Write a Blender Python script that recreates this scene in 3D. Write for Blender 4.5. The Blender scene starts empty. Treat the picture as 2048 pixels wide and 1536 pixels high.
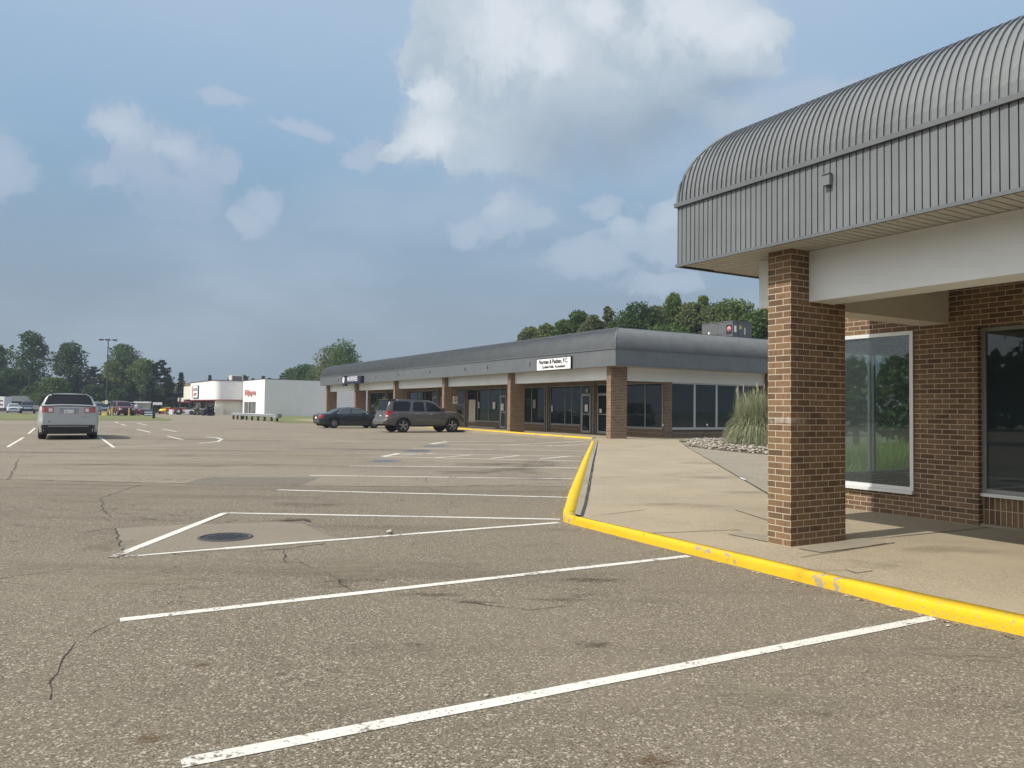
import bpy, math, random
from mathutils import Vector, Matrix, noise
random.seed(7)
R = math.radians
sc = bpy.context.scene
col = sc.collection
# ---------------------------------------------------------------- camera
F, CX, CY = 1540.0, 1024.0, 768.0
PITCH, ROLL, CH = R(1.86), R(0.68), 1.52
fw = Vector((0, math.cos(PITCH), math.sin(PITCH)))
r0 = Vector((1, 0, 0)); u0 = r0.cross(fw)
rt = r0 * math.cos(ROLL) + u0 * math.sin(ROLL)
up = -r0 * math.sin(ROLL) + u0 * math.cos(ROLL)
camd = bpy.data.cameras.new('camera')
cam = bpy.data.objects.new('camera', camd); col.objects.link(cam)
camd.sensor_width = 36; camd.lens = F / 2048 * 36; camd.clip_start = .05; camd.clip_end = 6000
m = Matrix((rt, up, -fw)).transposed().to_4x4(); m.translation = (0, 0, CH)
cam.matrix_world = m
sc.camera = cam
# ---------------------------------------------------------------- light
SUN_AZ, SUN_EL = -120.0, 49.0     # degrees clockwise from +Y, elevation
sd = Vector((math.sin(R(SUN_AZ)) * math.cos(R(SUN_EL)), math.cos(R(SUN_AZ)) * math.cos(R(SUN_EL)), math.sin(R(SUN_EL))))
sl = bpy.data.lights.new('sun', 'SUN'); sl.energy = 3.45; sl.angle = R(0.6); sl.color = (1, .95, .86)
so = bpy.data.objects.new('sun', sl); col.objects.link(so)
so.rotation_euler = sd.to_track_quat('Z', 'Y').to_euler(); so.location = sd * 50
sc.view_settings.view_transform = 'Standard'; sc.view_settings.look = 'None'
sc.view_settings.exposure = EXPO = 0.3; sc.view_settings.gamma = 1
sc.render.engine = 'CYCLES'
sc.cycles.max_bounces = 6; sc.cycles.diffuse_bounces = 3; sc.cycles.glossy_bounces = 3; sc.cycles.transparent_max_bounces = 12
sc.cycles.use_denoising = True
sc.cycles.caustics_reflective = False; sc.cycles.caustics_refractive = False

def ray(x, y):
    return (fw + rt * ((x - CX) / F) - up * ((y - CY) / F)).normalized()

w = bpy.data.worlds.new('World'); sc.world = w; w.use_nodes = True
nt = w.node_tree; nt.nodes.clear()
def N(t, nt_=None, **k):
    n = (nt_ or nt).nodes.new(t)
    for a, b in k.items(): setattr(n, a, b)
    return n
def MA(op, a, b=None, c=None, nt_=None, clamp=False):
    t = nt_ or nt
    n = t.nodes.new('ShaderNodeMath'); n.operation = op; n.use_clamp = clamp
    for i, v in enumerate((a, b, c)):
        if v is None: continue
        if isinstance(v, (int, float)): n.inputs[i].default_value = v
        else: t.links.new(v, n.inputs[i])
    return n.outputs[0]
def SS(x, lo, hi, nt_=None):
    t = nt_ or nt
    n = t.nodes.new('ShaderNodeMapRange'); n.interpolation_type = 'SMOOTHSTEP'
    t.links.new(x, n.inputs[0]); n.inputs[1].default_value = lo; n.inputs[2].default_value = hi
    return n.outputs[0]
def MIX(f, a, b, nt_=None, bt='MIX'):
    t = nt_ or nt
    n = t.nodes.new('ShaderNodeMix'); n.data_type = 'RGBA'; n.blend_type = bt
    for i, v in ((0, f), (6, a), (7, b)):
        if isinstance(v, (int, float)): n.inputs[i].default_value = v
        elif isinstance(v, tuple): n.inputs[i].default_value = (*v[:3], 1)
        else: t.links.new(v, n.inputs[i])
    return n.outputs[2]
sky = N('ShaderNodeTexSky', sky_type='NISHITA', sun_disc=False)
sky.sun_elevation = R(SUN_EL); sky.sun_rotation = R(SUN_AZ); sky.dust_density = 3; sky.air_density = 1.4
tc = N('ShaderNodeTexCoord'); D = tc.outputs['Generated']
sx = N('ShaderNodeSeparateXYZ'); nt.links.new(D, sx.inputs[0])
nz = N('ShaderNodeTexNoise'); nz.inputs['Scale'].default_value = 5; nz.inputs['Detail'].default_value = 9; nz.inputs['Roughness'].default_value = .62
nt.links.new(D, nz.inputs['Vector'])
vm = N('ShaderNodeVectorMath', operation='MULTIPLY_ADD'); nt.links.new(nz.outputs['Color'], vm.inputs[0])
vm.inputs[1].default_value = (.11, .11, .11); vm.inputs[2].default_value = (-.055, -.055, -.055)
wa = N('ShaderNodeVectorMath', operation='ADD'); nt.links.new(D, wa.inputs[0]); nt.links.new(vm.outputs[0], wa.inputs[1])
def blobs(lst, soft):
    out = None
    for (px, py, rad, fl) in lst:
        c = ray(px, py)
        s = N('ShaderNodeVectorMath', operation='SUBTRACT'); nt.links.new(wa.outputs[0], s.inputs[0]); s.inputs[1].default_value = c
        q = N('ShaderNodeVectorMath', operation='MULTIPLY'); nt.links.new(s.outputs[0], q.inputs[0]); q.inputs[1].default_value = (1, 1, fl)
        l = N('ShaderNodeVectorMath', operation='LENGTH'); nt.links.new(q.outputs[0], l.inputs[0])
        v = MA('SUBTRACT', 1.0, MA('DIVIDE', l.outputs['Value'], rad / F))
        out = v if out is None else MA('SMOOTH_MAX', out, v, soft)
    return out
cl = blobs([(1130, 70, 225, 1.2), (930, 120, 150, 1), (870, 250, 95, 1.3), (1400, 115, 160, 1.3), (1270, 200, 225, 1.5), (1060, 240, 185, 1.3), (1490, 85, 70, 1.3), (1000, 20, 150, 1), (790, 300, 40, 1.5),
            (1220, -80, 230, 1)], .22)
cw = blobs([(222, 262, 55, .9), (265, 310, 95, 1.2), (360, 320, 85, 1.4), (430, 335, 45, 1.5), (165, 355, 60, 1.5), (330, 385, 110, 1.5)], .2)
cs = blobs([(528, 415, 42, 1), (500, 445, 45, 1.5), (735, 300, 42, 1), (715, 320, 45, 2), (1005, 425, 80, 1.3), (935, 455, 55, 1.7), (1080, 440, 55, 1.5), (1200, 405, 52, 1.5), (1255, 470, 65, 1.3),
            (1340, 465, 85, 1.1), (1190, 510, 100, 2.3), (-10, 340, 60, .9), (440, 210, 60, 3.5), (600, 265, 90, 5), (1560, 300, 150, 1.6), (1640, 200, 90, 2.5), (175, 495, 32, 1.6), (1340, 560, 90, 3)], .2)
dk = blobs([(1190, 315, 190, 2.0), (1340, 290, 130, 1.9), (330, 420, 120, 2.2), (0, 420, 60, 2), (1050, 375, 140, 4.5), (1480, 200, 70, 2)], .3)
br = blobs([(1135, 100, 55, 1.2), (855, 272, 70, 1.4), (1010, 60, 110, 1.3), (1490, 70, 60, 1.4), (1215, 35, 50, 1.6), (850, 180, 60, 1.2), (1400, 40, 90, 1.4), (225, 262, 60, 1.2), (340, 300, 60, 2.5), (975, 405, 50, 1.6), (1340, 430, 55, 1.6), (1230, 440, 40, 1.6)], .25)
nb = N('ShaderNodeTexNoise'); nb.inputs['Scale'].default_value = 17; nb.inputs['Detail'].default_value = 8; nb.inputs['Roughness'].default_value = .55; nt.links.new(wa.outputs[0], nb.inputs['Vector'])
# thin upper haze with soft billows
nh = N('ShaderNodeTexNoise'); nh.inputs['Scale'].default_value = 2.2; nh.inputs['Detail'].default_value = 5
mp = N('ShaderNodeVectorMath', operation='MULTIPLY'); nt.links.new(D, mp.inputs[0]); mp.inputs[1].default_value = (1, 1, 2.6); nt.links.new(mp.outputs[0], nh.inputs['Vector'])
K = 2 ** -EXPO
def C(r, g, b):
    f = lambda c: ((c / 255 + .055) / 1.055) ** 2.4 if c > 10 else c / 255 / 12.92
    return (f(r) * K, f(g) * K, f(b) * K)
gr = N('ShaderNodeValToRGB'); nt.links.new(sx.outputs['Z'], gr.inputs[0])
e = gr.color_ramp.elements; e[0].position = 0; e[0].color = (*C(145, 161, 175), 1); e[1].position = 1; e[1].color = (*C(150, 178, 222), 1)
for p, c in ((.12, C(143, 161, 180)), (.24, C(140, 169, 195)), (.30, C(145, 176, 205)), (.45, C(168, 193, 220))):
    k = e.new(p); k.color = (*c, 1)
gm = MIX(MA('MULTIPLY', SS(nh.outputs['Fac'], .42, .72), .55), gr.outputs[0], C(178, 195, 214))
ns = N('ShaderNodeVectorMath', operation='SCALE'); nt.links.new(sky.outputs[0], ns.inputs[0]); ns.inputs['Scale'].default_value = .10
base = MIX(.93, ns.outputs[0], gm)
f1 = MA('MULTIPLY', MA('SUBTRACT', nz.outputs['Fac'], .5), .9); f2 = MA('MULTIPLY', MA('ABSOLUTE', MA('SUBTRACT', nb.outputs['Fac'], .5)), -1.5)
fine = MA('ADD', f1, MA('ADD', f2, .10)); fin2 = MA('MULTIPLY', fine, 1.9)
low = SS(MA('ADD', dk, MA('MULTIPLY', f1, .9)), -.5, .9)          # cloud bases: dimmer and softer-edged
d1 = MA('MAXIMUM', MA('MULTIPLY', SS(MA('ADD', cl, fine), .02, .2), .96), SS(MA('ADD', cl, f1), -.12, .5))
d1 = MIX(low, d1, MA('MULTIPLY', SS(MA('ADD', cl, f1), -.1, .7), .95))
dw = MA('MULTIPLY', MA('ADD', MA('MULTIPLY', SS(MA('ADD', cw, fin2), .0, .36), .6), MA('MULTIPLY', SS(MA('ADD', cw, f1), -.1, .6), .4)), .85)
d2 = MA('ADD', MA('MULTIPLY', SS(MA('ADD', cs, fin2), .0, .4), .6), MA('MULTIPLY', SS(MA('ADD', cs, f1), 0, .7), .4))
lit = SS(MA('ADD', br, MA('MULTIPLY', fine, 1.6)), -.3, .9)
tone = MIX(SS(nb.outputs['Fac'], .35, .6), C(178, 194, 208), C(192, 205, 217))
ccol = MIX(lit, tone, C(216, 224, 233))
ccol = MIX(MA('MULTIPLY', low, .92), ccol, C(147, 167, 187))
s1 = MIX(MA('MULTIPLY', d2, .72), base, MIX(lit, C(178, 193, 211), C(196, 207, 221)))
s1 = MIX(MA('MULTIPLY', dw, MA('SUBTRACT', .92, MA('MULTIPLY', low, .65))), s1, MIX(lit, C(172, 187, 207), C(196, 207, 221)))
s2 = MIX(d1, s1, ccol)
# bright hazy half of the sky round the sun, behind the camera
dt = N('ShaderNodeVectorMath', operation='DOT_PRODUCT'); nt.links.new(D, dt.inputs[0]); dt.inputs[1].default_value = sd
glow = SS(dt.outputs['Value'], .35, 1.0)
s3 = MIX(MA('MULTIPLY', glow, .8), s2, tuple(x * 1.75 for x in C(252, 250, 246)))
dn = SS(sx.outputs['Z'], -.02, .0)
s4 = MIX(dn, C(120, 120, 110), s3)
bg = N('ShaderNodeBackground'); nt.links.new(s4, bg.inputs[0]); bg.inputs[1].default_value = 1.0
wo = N('ShaderNodeOutputWorld'); nt.links.new(bg.outputs[0], wo.inputs[0])

# ---------------------------------------------------------------- frames and helpers
AZ = -30.5
U = Vector((math.sin(R(AZ)), math.cos(R(AZ)), 0)); V = Vector((math.cos(R(AZ)), -math.sin(R(AZ)), 0))
S = .10
def G(x, y, z=0.0):                      # where a sight line meets the level z
    d = ray(x, y); t = (z - CH) / d.z
    return Vector((0, 0, CH)) + d * t
def AT(x, y, Y):                         # ... or the upright plane at distance Y
    d = ray(x, y); return Vector((0, 0, CH)) + d * (Y / d.y)
def VP(x, y, p0, n):
    d = ray(x, y); t = (Vector((p0[0], p0[1], 0)).dot(n)) / d.dot(n)
    return Vector((0, 0, CH)) + d * t

def tag(o, label=None, cat=None, group=None, kind=None):
    for k_, v_ in (('label', label), ('category', cat), ('group', group), ('kind', kind)):
        if v_: o[k_] = v_
    return o
def empty(name, loc=(0, 0, 0), rz=0, parent=None, sc_=1):
    o = bpy.data.objects.new(name, None); col.objects.link(o); o.location = loc; o.rotation_euler = (0, 0, rz); o.scale = (sc_,) * 3
    o.empty_display_size = .2
    if parent: o.parent = parent
    return o
def link(name, me, parent=None):
    o = bpy.data.objects.new(name, me); col.objects.link(o)
    if parent: o.parent = parent
    return o
class MB:
    def __init__(s): s.v = []; s.f = []; s.uv = []; s.m = []; s.sm = []
    def face(s, pts, uv=None, mi=0, smooth=False):
        i = len(s.v); s.v += [tuple(p) for p in pts]; s.f.append(tuple(range(i, i + len(pts))))
        s.uv += [tuple(q) for q in (uv or [(p[0], p[1]) for p in pts])]; s.m.append(mi); s.sm.append(smooth)
    def box(s, x0, x1, y0, y1, z0, z1, mi=0, uvo=(0, 0), skip=''):
        o = uvo
        def q(P, h): s.face(P, [(p[h] * (1 if h == 0 else 1) + o[0], p[2] + o[1]) for p in P], mi)
        if 'a' not in skip: q([(x0, y1, z0), (x0, y0, z0), (x0, y0, z1), (x0, y1, z1)], 1)
        if 'b' not in skip: q([(x1, y0, z0), (x1, y1, z0), (x1, y1, z1), (x1, y0, z1)], 1)
        if 'c' not in skip: q([(x0, y0, z0), (x1, y0, z0), (x1, y0, z1), (x0, y0, z1)], 0)
        if 'd' not in skip: q([(x1, y1, z0), (x0, y1, z0), (x0, y1, z1), (x1, y1, z1)], 0)
        if 't' not in skip: s.face([(x0, y0, z1), (x1, y0, z1), (x1, y1, z1), (x0, y1, z1)], None, mi)
        if 'u' not in skip: s.face([(x0, y1, z0), (x1, y1, z0), (x1, y0, z0), (x0, y0, z0)], None, mi)
        return s
    def grid(s, rows, mi=0, smooth=True, close=False):
        base = len(s.v); n = len(rows[0])
        for r_ in rows: s.v += [tuple(p) for p in r_]
        for i in range(len(rows) - 1):
            for j in range(n if close else n - 1):
                k_ = (j + 1) % n
                f = (base + i * n + j, base + i * n + k_, base + (i + 1) * n + k_, base + (i + 1) * n + j)
                s.f.append(f); s.uv += [(0, 0)] * 4; s.m.append(mi); s.sm.append(smooth)
        return s
    def tube(s, pts, rad, n=8, mi=0, caps=True):
        rows = []
        for i, p in enumerate(pts):
            p = Vector(p); a = Vector(pts[max(i - 1, 0)]); b = Vector(pts[min(i + 1, len(pts) - 1)])
            t = (b - a).normalized(); h = Vector((0, 0, 1)) if abs(t.z) < .9 else Vector((1, 0, 0))
            x = t.cross(h).normalized(); y = x.cross(t)
            r_ = rad[i] if isinstance(rad, (list, tuple)) else rad
            rows.append([p + (x * math.cos(q * 2 * math.pi / n) + y * math.sin(q * 2 * math.pi / n)) * r_ for q in range(n)])
        s.grid(rows, mi, True, True)
        if caps: s.face(rows[0], mi=mi); s.face(rows[-1][::-1], mi=mi)
        return s
    def lathe(s, prof, n=24, axis='y', c=(0, 0, 0), mi=0):
        rows = []
        for (r_, h) in prof:
            row = []
            for q in range(n):
                a = q * 2 * math.pi / n
                p = (r_ * math.cos(a), h, r_ * math.sin(a)) if axis == 'y' else (r_ * math.cos(a), r_ * math.sin(a), h)
                row.append((p[0] + c[0], p[1] + c[1], p[2] + c[2]))
            rows.append(row)
        return s.grid(rows, mi, True, True)
    def ball(s, c, r, n=8, mi=0, k=6):
        rr = r if isinstance(r, tuple) else (r, r, r)
        rows = [[(c[0] + rr[0] * math.sin(math.pi * i / k) * math.cos(2 * math.pi * j / n), c[1] + rr[1] * math.sin(math.pi * i / k) * math.sin(2 * math.pi * j / n),
                  c[2] + rr[2] * math.cos(math.pi * i / k)) for j in range(n)] for i in range(k + 1)]
        return s.grid(rows, mi, True, True)
    def mesh(s, name, mats):
        me = bpy.data.meshes.new(name); me.from_pydata(s.v, [], s.f)
        if not isinstance(mats, (list, tuple)): mats = [mats]
        for q in mats: me.materials.append(q)
        me.polygons.foreach_set('material_index', s.m); me.polygons.foreach_set('use_smooth', s.sm)
        ul = me.uv_layers.new(name='UVMap'); ul.data.foreach_set('uv', [c_ for q in s.uv for c_ in q])
        me.update(); return me
    def build(s, name, mats, parent=None):
        return link(name, s.mesh(name, mats), parent)

# ---------------------------------------------------------------- materials
def mat(name, colr=(.5, .5, .5), rough=.6, metal=0, spec=.5, bump=0, bscale=20, var=0, vscale=3, coat=0, c2=None, emit=None):
    mt = bpy.data.materials.new(name); mt.use_nodes = True; t = mt.node_tree; b = t.nodes['Principled BSDF']
    b.inputs['Base Color'].default_value = (*colr, 1); b.inputs['Roughness'].default_value = rough; b.inputs['Metallic'].default_value = metal
    b.inputs['Specular IOR Level'].default_value = spec; b.inputs['Coat Weight'].default_value = coat
    tcn = t.nodes.new('ShaderNodeTexCoord')
    if var or c2:
        n = t.nodes.new('ShaderNodeTexNoise'); n.inputs['Scale'].default_value = vscale; n.inputs['Detail'].default_value = 6; n.inputs['Roughness'].default_value = .65
        t.links.new(tcn.outputs['Object'], n.inputs['Vector'])
        c2 = c2 or tuple(c * (1 - var) for c in colr)
        t.links.new(MIX(SS(n.outputs['Fac'], .35, .68, t), colr, c2, t), b.inputs['Base Color'])
    if bump:
        n = t.nodes.new('ShaderNodeTexNoise'); n.inputs['Scale'].default_value = bscale; n.inputs['Detail'].default_value = 4
        t.links.new(tcn.outputs['Object'], n.inputs['Vector'])
        bp = t.nodes.new('ShaderNodeBump'); bp.inputs['Strength'].default_value = bump; bp.inputs['Distance'].default_value = .02
        t.links.new(n.outputs['Fac'], bp.inputs['Height']); t.links.new(bp.outputs[0], b.inputs['Normal'])
    return mt
def brick_mat(name, sc_=1.0, soldier=False, stain=False, tint=1.0):
    mt = bpy.data.materials.new(name); mt.use_nodes = True; t = mt.node_tree; b = t.nodes['Principled BSDF']
    uv = t.nodes.new('ShaderNodeTexCoord'); mpn = t.nodes.new('ShaderNodeMapping'); mpn.inputs['Scale'].default_value = (1 / sc_,) * 3
    t.links.new(uv.outputs['UV'], mpn.inputs['Vector'])
    br_ = t.nodes.new('ShaderNodeTexBrick'); t.links.new(mpn.outputs[0], br_.inputs['Vector'])
    br_.inputs['Scale'].default_value = 1; br_.inputs['Mortar Size'].default_value = .0048; br_.inputs['Mortar Smooth'].default_value = .15
    if soldier:
        br_.offset = 0; br_.inputs['Brick Width'].default_value = .0677; br_.inputs['Row Height'].default_value = .21
    else:
        br_.offset = .5; br_.inputs['Brick Width'].default_value = .203; br_.inputs['Row Height'].default_value = .0677
    br_.inputs['Bias'].default_value = -.1
    k = tint
    br_.inputs['Color1'].default_value = (.200 * k, .124 * k, .070 * k, 1); br_.inputs['Color2'].default_value = (.085 * k, .053 * k, .035 * k, 1)
    br_.inputs['Mortar'].default_value = (.50, .43, .33, 1)
    n = t.nodes.new('ShaderNodeTexNoise'); n.inputs['Scale'].default_value = 2.2; n.inputs['Detail'].default_value = 8
    t.links.new(mpn.outputs[0], n.inputs['Vector'])
    n2 = t.nodes.new('ShaderNodeTexNoise'); n2.inputs['Scale'].default_value = 34; n2.inputs['Detail'].default_value = 4
    mp2 = t.nodes.new('ShaderNodeMapping'); mp2.inputs['Scale'].default_value = (1, .25, 1) if not soldier else (.3, 1, 1); t.links.new(mpn.outputs[0], mp2.inputs[0]); t.links.new(mp2.outputs[0], n2.inputs['Vector'])
    c = MIX(SS(n.outputs['Fac'], .35, .7, t), br_.outputs['Color'], (.26 * k, .165 * k, .092 * k), t)
    c = MIX(.35, br_.outputs['Color'], c, t)
    c = MIX(MA('MULTIPLY', SS(n2.outputs['Fac'], .5, .75, t), .5, nt_=t), c, (.07, .045, .03), t)
    # keep the joints their own colour
    c = MIX(br_.outputs['Fac'], c, (.50, .43, .33), t)
    if stain:
        s = t.nodes.new('ShaderNodeSeparateXYZ'); t.links.new(uv.outputs['UV'], s.inputs[0])
        band = MA('MULTIPLY', SS(s.outputs['Y'], 1.300, 1.305, t), MA('SUBTRACT', 1, SS(s.outputs['Y'], 1.365, 1.37, t), nt_=t), nt_=t)
        xb = MA('SUBTRACT', 1, SS(MA('ABSOLUTE', MA('ADD', s.outputs['X'], .06, nt_=t), nt_=t), .12, .4, t), nt_=t)
        nn = t.nodes.new('ShaderNodeTexNoise'); nn.inputs['Scale'].default_value = 16; nn.inputs['Detail'].default_value = 6; t.links.new(uv.outputs['UV'], nn.inputs['Vector'])
        f = MA('MULTIPLY', MA('MULTIPLY', band, SS(nn.outputs['Fac'], .3, .65, t), nt_=t), xb, nt_=t)
        c = MIX(MA('MULTIPLY', f, .6, nt_=t), c, (.5, .45, .4), t)
    t.links.new(c, b.inputs['Base Color']); b.inputs['Roughness'].default_value = .85; b.inputs['Specular IOR Level'].default_value = .25
    bp = t.nodes.new('ShaderNodeBump'); bp.inputs['Strength'].default_value = .6; bp.inputs['Distance'].default_value = .006
    h = MA('ADD', MA('MULTIPLY', br_.outputs['Fac'], -1, nt_=t), MA('MULTIPLY', n2.outputs['Fac'], .35, nt_=t), nt_=t)
    t.links.new(h, bp.inputs['Height']); t.links.new(bp.outputs[0], b.inputs['Normal'])
    return mt
def leaf_mat(name, c1, c2, sc_=.6, c3=None):
    mt = bpy.data.materials.new(name); mt.use_nodes = True; t = mt.node_tree; t.nodes.clear()
    o = t.nodes.new('ShaderNodeOutputMaterial'); tcn = t.nodes.new('ShaderNodeTexCoord')
    n = t.nodes.new('ShaderNodeTexNoise'); n.inputs['Scale'].default_value = sc_; n.inputs['Detail'].default_value = 5; n.inputs['Roughness'].default_value = .7
    t.links.new(tcn.outputs['Object'], n.inputs['Vector'])
    g = t.nodes.new('ShaderNodeNewGeometry')
    cc = MIX(SS(n.outputs['Fac'], .35, .65, t), c1, c2, t)
    cc = MIX(MA('MULTIPLY', g.outputs['Random Per Island'], .55, nt_=t), cc, c3 or tuple(min(1, x * 1.7) for x in c2), t)
    d = t.nodes.new('ShaderNodeBsdfDiffuse'); tr = t.nodes.new('ShaderNodeBsdfTranslucent'); ms = t.nodes.new('ShaderNodeMixShader')
    ms.inputs[0].default_value = .3
    for s in (d, tr): t.links.new(cc, s.inputs['Color'])
    t.links.new(d.outputs[0], ms.inputs[1]); t.links.new(tr.outputs[0], ms.inputs[2]); t.links.new(ms.outputs[0], o.inputs[0])
    return mt
def glass_mat(name, tint=(.02, .03, .034), see=0.0, refl=1.0):
    """window glass: fresnel mirror over a dark body, or over a see-through one"""
    mt = bpy.data.materials.new(name); mt.use_nodes = True; t = mt.node_tree; t.nodes.clear()
    o = t.nodes.new('ShaderNodeOutputMaterial'); fr = t.nodes.new('ShaderNodeFresnel'); gg = t.nodes.new('ShaderNodeNewGeometry'); t.links.new(MA('SUBTRACT', 1.6, MA('MULTIPLY', gg.outputs['Backfacing'], .975, nt_=t), nt_=t), fr.inputs['IOR'])
    gl = t.nodes.new('ShaderNodeBsdfGlossy'); gl.inputs['Roughness'].default_value = .015; gl.inputs['Color'].default_value = (refl * .93, refl * .97, refl, 1)
    if see:
        d = t.nodes.new('ShaderNodeBsdfTransparent'); d.inputs['Color'].default_value = (see * .92, see, see * .98, 1)
        sky_sheen = t.nodes.new('ShaderNodeBsdfDiffuse'); sky_sheen.inputs['Color'].default_value = (.30, .34, .35, 1); d0 = d; d = t.nodes.new('ShaderNodeMixShader'); d.inputs[0].default_value = .07  # diffuse grey mixed in to pale the pane like reflected sky
        t.links.new(d0.outputs[0], d.inputs[1]); t.links.new(sky_sheen.outputs[0], d.inputs[2])
    else:
        d = t.nodes.new('ShaderNodeBsdfDiffuse'); d.inputs['Color'].default_value = (*tint, 1)
    ms = t.nodes.new('ShaderNodeMixShader')
    t.links.new(MA('MINIMUM', MA('MULTIPLY', fr.outputs[0], 1.25, nt_=t), 1.0, nt_=t), ms.inputs[0])
    t.links.new(d.outputs[0], ms.inputs[1]); t.links.new(gl.outputs[0], ms.inputs[2]); t.links.new(ms.outputs[0], o.inputs[0])
    return mt
M = {}
M['brick'] = brick_mat('brick_near'); M['brick_col'] = brick_mat('brick_column', stain=True, tint=1.08); M['soldier'] = brick_mat('brick_soldier', soldier=True)
M['brick2'] = brick_mat('brick_far', 1.14, tint=.85); M['brick2c'] = brick_mat('brick_far_column', 1.14, tint=1.12); M['soldier2'] = brick_mat('brick_soldier_far', 1.14, soldier=True, tint=.95)
M['metal'] = mat('painted_metal_cladding', (.166, .178, .187), .5, .0, .5, var=.14, vscale=1.5)
M['trim'] = mat('shaded_metal_trim', (.125, .135, .145), .5, .0, .5, var=.12, vscale=1.5)  # cladding metal darkened: shade of the upright cap put into the colour
M['metal_d'] = mat('metal_shadow_gap', (.03, .03, .035), .8)
M['soffit'] = mat('soffit_panel', (.46, .45, .41), .6, var=.1, vscale=2)
M['white'] = mat('white_painted_board', (.76, .79, .80), .7, var=.05, vscale=1.2, bump=.15, bscale=60)
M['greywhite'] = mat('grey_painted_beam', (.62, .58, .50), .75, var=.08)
M['alu'] = mat('aluminium_frame', (.55, .56, .56), .38, .6, var=.15, vscale=12)
M['alu2'] = mat('aluminium_frame_dull', (.30, .31, .30), .5, .3)
M['white_alu'] = mat('white_sill', (.72, .73, .72), .4, .2)
M['roofing'] = mat('roof_membrane', (.2, .2, .19), .9, var=.3)
M['glass'] = glass_mat('shop_glass_dark', refl=.9); M['glass_see'] = glass_mat('shop_glass_clear', see=.83, refl=1.0)
M['glass_t'] = glass_mat('shop_glass_teal', tint=(.014, .024, .027), refl=.6)
M['room'] = mat('room_paint_dark', (.16, .165, .17), .9)
M['roomfl'] = mat('room_floor', (.10, .10, .10), .8)
M['white_paint'] = mat('white', (.8, .8, .79), .55)
M['black'] = mat('black', (.015, .015, .017), .5)
M['chrome'] = mat('chrome', (.75, .75, .76), .18, 1)
M['tyre'] = mat('tyre_rubber', (.018, .018, .02), .85)
M['steel'] = mat('galvanised_steel', (.42, .43, .45), .45, .5, var=.2, vscale=5)
M['wood'] = mat('weathered_wood', (.07, .055, .045), .9)
M['yellow'] = mat('yellow_paint_metal', (.62, .47, .16), .6, var=.2)
M['bark'] = mat('bark', (.09, .075, .06), .95, bump=.4, bscale=8)
M['barkw'] = mat('pale_bark', (.35, .33, .29), .9)
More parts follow.
